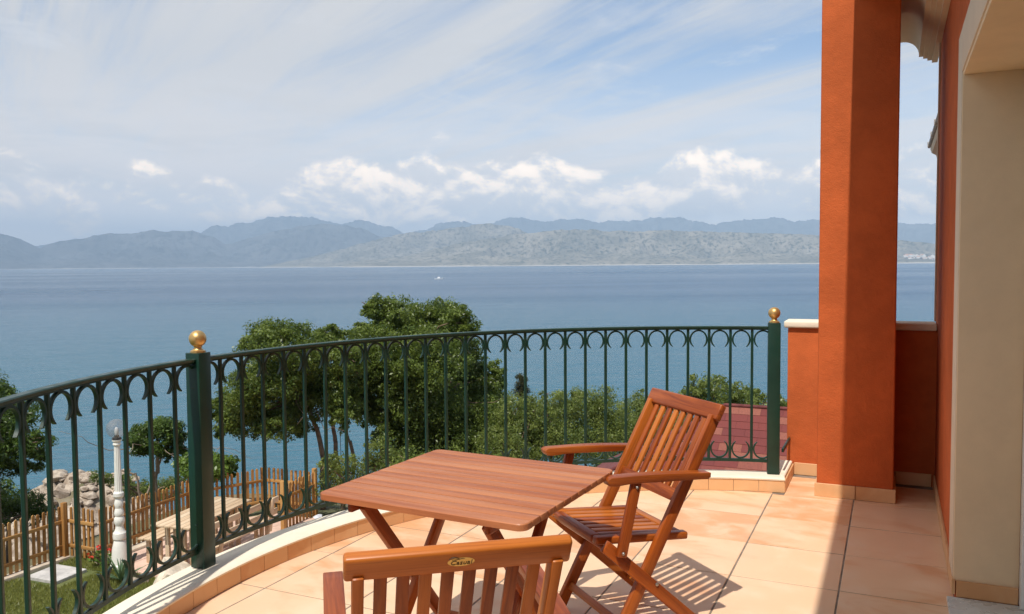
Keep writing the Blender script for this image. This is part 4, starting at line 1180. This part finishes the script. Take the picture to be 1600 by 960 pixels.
def tree(name, label, cat, dist, puffs, trunks, mat, bark, size, aspect, density, group=None, nleaf=60, clr=0.30, depth=0.9, tone=0.0, twigs=0, up=0.25):
    """puffs: (px, py, rpx, rpy) in photograph pixels at the tree's own distance; trunks: pixel paths whose foot meets the slope"""
    k = dist/FPX
    cs_, rs_, ms_ = [], [], []
    for (px, py, rx, ry) in puffs:
        dd = dist+random.uniform(-1, 1)*depth
        cs_.append(np.array(at_dist(px, py, dd))); r = np.array([rx*k, rx*k, ry*k]); rs_.append(r)
        ms_.append(max(6, int(density*(rx*k)*(ry*k)*10)))
    foot = at_dist(trunks[0][0][0], trunks[0][0][1], dist); fz = gz(foot.x, foot.y)
    root = empty(name, label, cat, (foot.x, foot.y, fz-0.05), 0, group)
    off = np.array([foot.x, foot.y, fz-0.05])
    paths = []; ends = []
    for tr_ in trunks:
        pts = [np.array(at_dist(q[0], q[1], dist)) for q in tr_]
        pts = [np.array([pts[0][0], pts[0][1], gz(pts[0][0], pts[0][1])-0.15])]+pts[1:] if pts[0][2] > gz(pts[0][0], pts[0][1])-0.15 else pts
        r0 = tr_[0][2]*k if len(tr_[0]) > 2 else 0.08
        for q in range(len(pts)-1):
            f0_, f1_ = 1-q/len(pts), 1-(q+1)/len(pts)
            paths.append(limb(pts[q], pts[q+1], r0*(0.35+0.65*f0_), r0*(0.35+0.65*f1_), 7, 0.07))
        ends.append(pts[-1])
    for c, r in zip(cs_, rs_):
        e = min(ends, key=lambda q: np.linalg.norm(q-c))
        paths.append(limb(e, c, 0.028, 0.010, 7, 0.16))
        for _ in range(4):
            d = rng.normal(size=3); d /= np.linalg.norm(d)
            paths.append(limb(c, c+d*r*0.8, 0.014, 0.004, 5, 0.2))
    for _ in range(twigs):
        c = cs_[rng.integers(len(cs_))]; e = min(ends, key=lambda q: np.linalg.norm(q-c)); d = rng.normal(size=3)*np.array([0.8, 0.8, 0.35])
        paths.append(limb(e, e+d*0.9+np.array([0, 0, -0.1]), 0.012, 0.003, 6, 0.3))
    vv, ff = tube_np(paths, 7)
    link('trunk', mesh_np('trunk', vv-off, ff, True), bark, root)
    foliage('crown', [c-off for c in cs_], rs_, ms_, nleaf, size, aspect, root, mat, clr, 0.55, up, tone)
    return root

# the tall tree behind the table
tree('broadleaf_tree', 'tall dense green tree rising above the railing behind the table', 'tree', 18.5,
     [(598, 492, 32, 28), (575, 478, 14, 14), (640, 510, 55, 42), (690, 500, 45, 34), (715, 540, 38, 45), (655, 560, 70, 50), (590, 545, 45, 36), (700, 600, 60, 50), (755, 630, 40, 55), (640, 620, 42, 50), (745, 690, 60, 50),
      (690, 680, 60, 55), (632, 690, 42, 40), (785, 680, 34, 45), (730, 575, 34, 30), (560, 525, 24, 24), (585, 590, 40, 36), (575, 640, 30, 34), (600, 660, 30, 30), (670, 640, 60, 50), (720, 505, 26, 28), (770, 590, 22, 30), (555, 590, 34, 36), (560, 630, 26, 30), (545, 560, 26, 26), (740, 630, 50, 50), (770, 660, 40, 44)],
     [[(620, 790, 7), (608, 690), (612, 630), (640, 570)], [(680, 790, 7), (690, 690), (690, 620)], [(608, 700, 6), (590, 640), (600, 590), (615, 560)]],
     MAT['leaf_olive'], MAT['bark'], 0.066, 0.46, 34, nleaf=84, clr=0.22, depth=1.1, twigs=8)
tree('broadleaf_tree', 'spreading green tree with slanting trunk and sea showing under its crown', 'tree', 16.6,
     [(455, 545, 55, 26), (410, 550, 38, 26), (510, 545, 36, 26), (440, 590, 60, 34), (390, 610, 42, 34), (500, 590, 45, 36), (360, 645, 28, 34), (420, 645, 44, 26), (480, 630, 44, 28), (535, 600, 28, 30),
      (470, 668, 26, 18), (350, 670, 18, 20), (400, 530, 20, 14), (385, 650, 38, 34), (435, 665, 40, 22), (535, 640, 28, 32), (545, 565, 30, 28), (440, 520, 50, 16), (520, 525, 30, 18), (345, 640, 22, 26)],
     [[(503, 770, 5), (506, 720), (492, 665), (470, 620)], [(536, 775, 4), (524, 690), (520, 650), (505, 610)], [(560, 770, 3.5), (545, 690), (530, 640)]],
     MAT['leaf_olive'], MAT['bark'], 0.060, 0.46, 36, nleaf=84, clr=0.23, depth=0.8, tone=-0.05, twigs=14)
# shrubs in front of the trunks and right of the tree
shr = 'olive green shrubs on the slope behind the terrace'
tree('shrub', 'leafy green shrub at the feet of the tree trunks beside the gate', 'shrub', 15.2, [(545, 735, 40, 34), (590, 720, 34, 36), (520, 765, 30, 26), (575, 770, 40, 30), (515, 725, 18, 22)],
     [[(560, 840, 3), (560, 780)]], MAT['leaf_shrub'], MAT['bark'], 0.055, 0.45, 22, shr, clr=0.3, tone=-0.1)
tree('shrub', 'dark leafy shrub under the tall tree behind the table edge', 'shrub', 14.6, [(650, 735, 45, 36), (705, 730, 40, 36), (760, 735, 45, 34), (620, 770, 40, 26)],
     [[(690, 840, 3), (690, 780)]], MAT['leaf_olive'], MAT['bark'], 0.060, 0.45, 20, shr, clr=0.3)
for lab, d_, pf in (
    ('rounded olive green shrub touching the tall tree crown', 16.5, [(800, 655, 38, 42), (830, 650, 30, 36), (815, 700, 45, 36), (785, 700, 40, 36)]),
    ('pale olive green shrub beside the small cypress', 17.5, [(855, 645, 36, 34), (880, 635, 30, 28), (870, 690, 50, 40), (852, 618, 10, 14), (835, 690, 36, 36)]),
    ('broad olive green shrub behind the far armrest of the sideways chair', 18.5, [(910, 650, 40, 36), (905, 622, 18, 18), (940, 640, 36, 34), (925, 695, 60, 40), (960, 680, 40, 40)]),
    ('greyish green shrub behind the backrest of the sideways chair', 19.5, [(985, 660, 36, 36), (1000, 632, 22, 22), (1030, 655, 36, 40), (1000, 700, 50, 40), (1050, 690, 44, 44)])):
    tree('shrub', lab, 'shrub', d_, pf, [[(pf[0][0], 800, 3), (pf[0][0]+5, 720)]], MAT['leaf_shrub'], MAT['bark'], 0.050, 0.40, 34, shr, nleaf=70, clr=0.25)
tree('shrub', 'dark green bushy tree rising behind the red shingle roof', 'shrub', 17.0,
     [(1085, 612, 20, 26), (1115, 612, 30, 28), (1145, 620, 32, 26), (1180, 625, 26, 20), (1100, 645, 40, 26), (1160, 645, 40, 20), (1215, 632, 26, 18), (1250, 640, 30, 20)],
     [[(1130, 760, 5), (1130, 650)]], MAT['leaf_shrub'], MAT['bark'], 0.060, 0.45, 26, shr, clr=0.26, tone=-0.12)
tree('cypress', 'small brown green cypress standing above the shrubs', 'tree', 22.0, [(815, 596, 10, 12), (815, 612, 11, 14), (820, 632, 11, 14), (822, 655, 13, 18)],
     [[(817, 760, 3), (817, 660), (815, 600)]], MAT['leaf_cypress'], MAT['bark'], 0.05, 0.3, 90, clr=0.35, depth=0.1, up=0.8)
# pines on the left
tree('pine_tree', 'dark pine tree leaning in over the fence at the lawn end', 'tree', 16.5,
     [(15, 645, 44, 26), (-10, 610, 30, 22), (40, 690, 32, 20), (-5, 680, 40, 30), (55, 715, 18, 16), (-20, 730, 30, 24), (35, 730, 20, 14), (10, 700, 30, 18), (-60, 640, 50, 40), (-70, 710, 50, 40)],
     [[(-60, 860, 8), (-50, 760), (-30, 680)]], MAT['leaf_pine'], MAT['bark'], 0.075, 0.32, 34, 'pine trees', nleaf=70, clr=0.30, depth=0.8)
tree('shrub', 'low dark pine shrub behind the lawn fence', 'shrub', 17.5, [(25, 790, 36, 22), (-10, 780, 40, 30), (55, 800, 22, 16), (-40, 800, 40, 30)], [[(10, 870, 3), (10, 820)]],
     MAT['leaf_pine'], MAT['bark'], 0.07, 0.32, 34, clr=0.32)
tree('pine_tree', 'small pine with bare pale trunk beyond the lamp post', 'tree', 19.0,
     [(228, 678, 22, 16), (215, 690, 14, 12), (262, 672, 20, 16), (275, 690, 16, 14), (248, 700, 14, 12), (222, 705, 14, 9), (268, 712, 12, 10), (240, 664, 18, 9), (284, 705, 8, 10)],
     [[(238, 800, 4), (246, 740), (247, 700)], [(205, 770, 2), (245, 735), (262, 700)], [(238, 800, 2), (290, 745), (300, 715)], [(230, 790, 2), (210, 742), (190, 735)]], MAT['leaf_pine'], MAT['pale_bark'], 0.07, 0.36, 70, 'pine trees', nleaf=60, clr=0.36, depth=0.5, twigs=22, tone=0.12)
tree('shrub', 'bright green leafy shrub behind the corner fence post', 'shrub', 16.8, [(290, 725, 20, 16), (345, 728, 26, 16), (315, 735, 30, 16), (365, 735, 14, 12)], [[(330, 810, 3), (325, 750)]],
     MAT['leaf_bright'], MAT['bark'], 0.075, 0.55, 34, clr=0.34)
tree('shrub', 'low brown green scrub on the rocks below the small pine', 'shrub', 20.5, [(215, 765, 26, 14), (250, 768, 30, 14), (190, 750, 20, 10), (270, 755, 20, 12), (165, 745, 18, 8)], [[(230, 805, 3), (228, 780)]],
     MAT['leaf_shrub'], MAT['bark'], 0.055, 0.4, 40, clr=0.32, tone=-0.12, twigs=8)

# spiky plant and red flowers beside the lamp
ag = empty('agave_plant', 'spiky green agave plant at the foot of the lamp post', 'plant', (-10.42, 8.66, GARDEN))
for k in range(26):
    a = k*2.4; t = 0.30+0.9*(k % 13)/13; L = random.uniform(0.34, 0.50)
    pts = [(math.cos(a)*L*s_*math.sin(t)*(1+0.1*s_), math.sin(a)*L*s_*math.sin(t), 0.02+L*s_*math.cos(t)-0.06*s_*s_*math.sin(t)) for s_ in np.linspace(0, 1, 6)]
    side = Vector((-math.sin(a), math.cos(a), 0)); V = []; F = []
    for q, p in enumerate(pts):
        wv = 0.024*(1-(q/5)**1.6)+0.001
        V += [Vector(p)-side*wv, Vector(p)-Vector((0, 0, 0.010*(1-q/5))), Vector(p)+side*wv]
    for q in range(5):
        F += [(q*3, q*3+1, q*3+4, q*3+3), (q*3+1, q*3+2, q*3+5, q*3+4)]
    me = mesh_np('leaf', V, F, True); at = me.attributes.new('leaf', 'FLOAT', 'FACE'); at.data.foreach_set('value', np.full(len(F), random.random(), dtype=np.float32))
    link('leaf', me, MAT['agave'], ag)
fl = empty('flowering_plant', 'small plant with red flowers beside the fence and lamp post', 'plant', (-11.22, 8.98, GARDEN))
vv, ff = tube_np([limb((0, 0, 0), (random.uniform(-.2, .2), random.uniform(-.2, .2), random.uniform(.15, .38)), 0.006, 0.003) for _ in range(12)], 5)
link('stems', mesh_np('stems', vv, ff, True), MAT['bark'], fl)
foliage('foliage', [(0, 0, 0.12)], [(0.2, 0.2, 0.12)], [18], 14, 0.06, 0.5, fl, MAT['leaf_bright'])
foliage('flower_head', [(0.02, 0.05, 0.30)], [(0.10, 0.10, 0.07)], [5], 9, 0.045, 0.7, fl, MAT['flower'], clr=0.35)
foliage('flower_head', [(-0.1, -0.1, 0.2)], [(0.08, 0.08, 0.05)], [3], 9, 0.045, 0.7, fl, MAT['flower'], clr=0.35)

# ------------------------------------------------------------------ motor boat out on the water
bp = on_z(685, 437, SEA)
boat = empty('motor_boat', 'small white motor boat far out on the blue sea', 'boat', (bp.x, bp.y, SEA), R(35))
bm = bmesh.new(); st = []
for x, hw, zk, zd in ((-3.0, 1.05, -0.3, 0.75), (-1.0, 1.2, -0.4, 0.80), (1.0, 1.1, -0.4, 0.95), (2.4, 0.6, -0.2, 1.15), (3.3, 0.06, 0.35, 1.3)):
    st.append([bm.verts.new((x, -hw, zd)), bm.verts.new((x, -hw*0.8, zk*0.3)), bm.verts.new((x, 0, zk)), bm.verts.new((x, hw*0.8, zk*0.3)), bm.verts.new((x, hw, zd))])
for p_, q_ in zip(st, st[1:]):
    for k in range(4): bm.faces.new((p_[k], q_[k], q_[k+1], p_[k+1]))
    bm.faces.new((p_[0], p_[4], q_[4], q_[0]))
bm.faces.new(st[0]); bm.faces.new(st[-1]); bmesh.ops.recalc_face_normals(bm, faces=bm.faces)
link('hull', from_bm('hull', bm, 40), MAT['boat'], boat)
link('cabin', prism('cabin', [(-0.6, -0.75), (1.2, -0.65), (1.2, 0.65), (-0.6, 0.75)], 0.8, 1.95, 0.15, 0.6), MAT['boat'], boat)
aabb('windscreen', (1.17, -0.55, 1.1), (1.23, 0.55, 1.38), MAT['boat_glass'], boat, 0.0)
bar('mast', (-0.2, 0, 1.9), (-0.2, 0, 3.3), 0.06, 0.06, (0, 1, 0), MAT['boat'], boat)
bar('fishing_pole', (-2.7, 0.9, 0.7), (-2.9, 1.0, 2.9), 0.05, 0.05, (0, 1, 0), MAT['boat'], boat)

# ------------------------------------------------------------------ haze over the strait
bm = bmesh.new(); bmesh.ops.create_cube(bm, size=1.0)
hz = link('haze', from_bm('haze', bm), None, None, Matrix.Translation((0, 0, 505)) @ Matrix.Diagonal((37400, 37400, 1060, 1)))
hm_ = bpy.data.materials.new('haze_air'); hm_.use_nodes = True; hm_.node_tree.nodes.clear(); ht = NT(hm_.node_tree)
pv = ht.n('ShaderNodeVolumePrincipled', inp={'Color': (0.57, 0.77, 1.0, 1), 'Density': 0.000118, 'Anisotropy': -0.25})
ho = ht.n('ShaderNodeOutputMaterial', inp={'Volume': pv.outputs[0]})
hz.data.materials.append(hm_); stuff(hz)
tag(hz, 'pale blue haze over the strait in front of the mountains', 'haze')
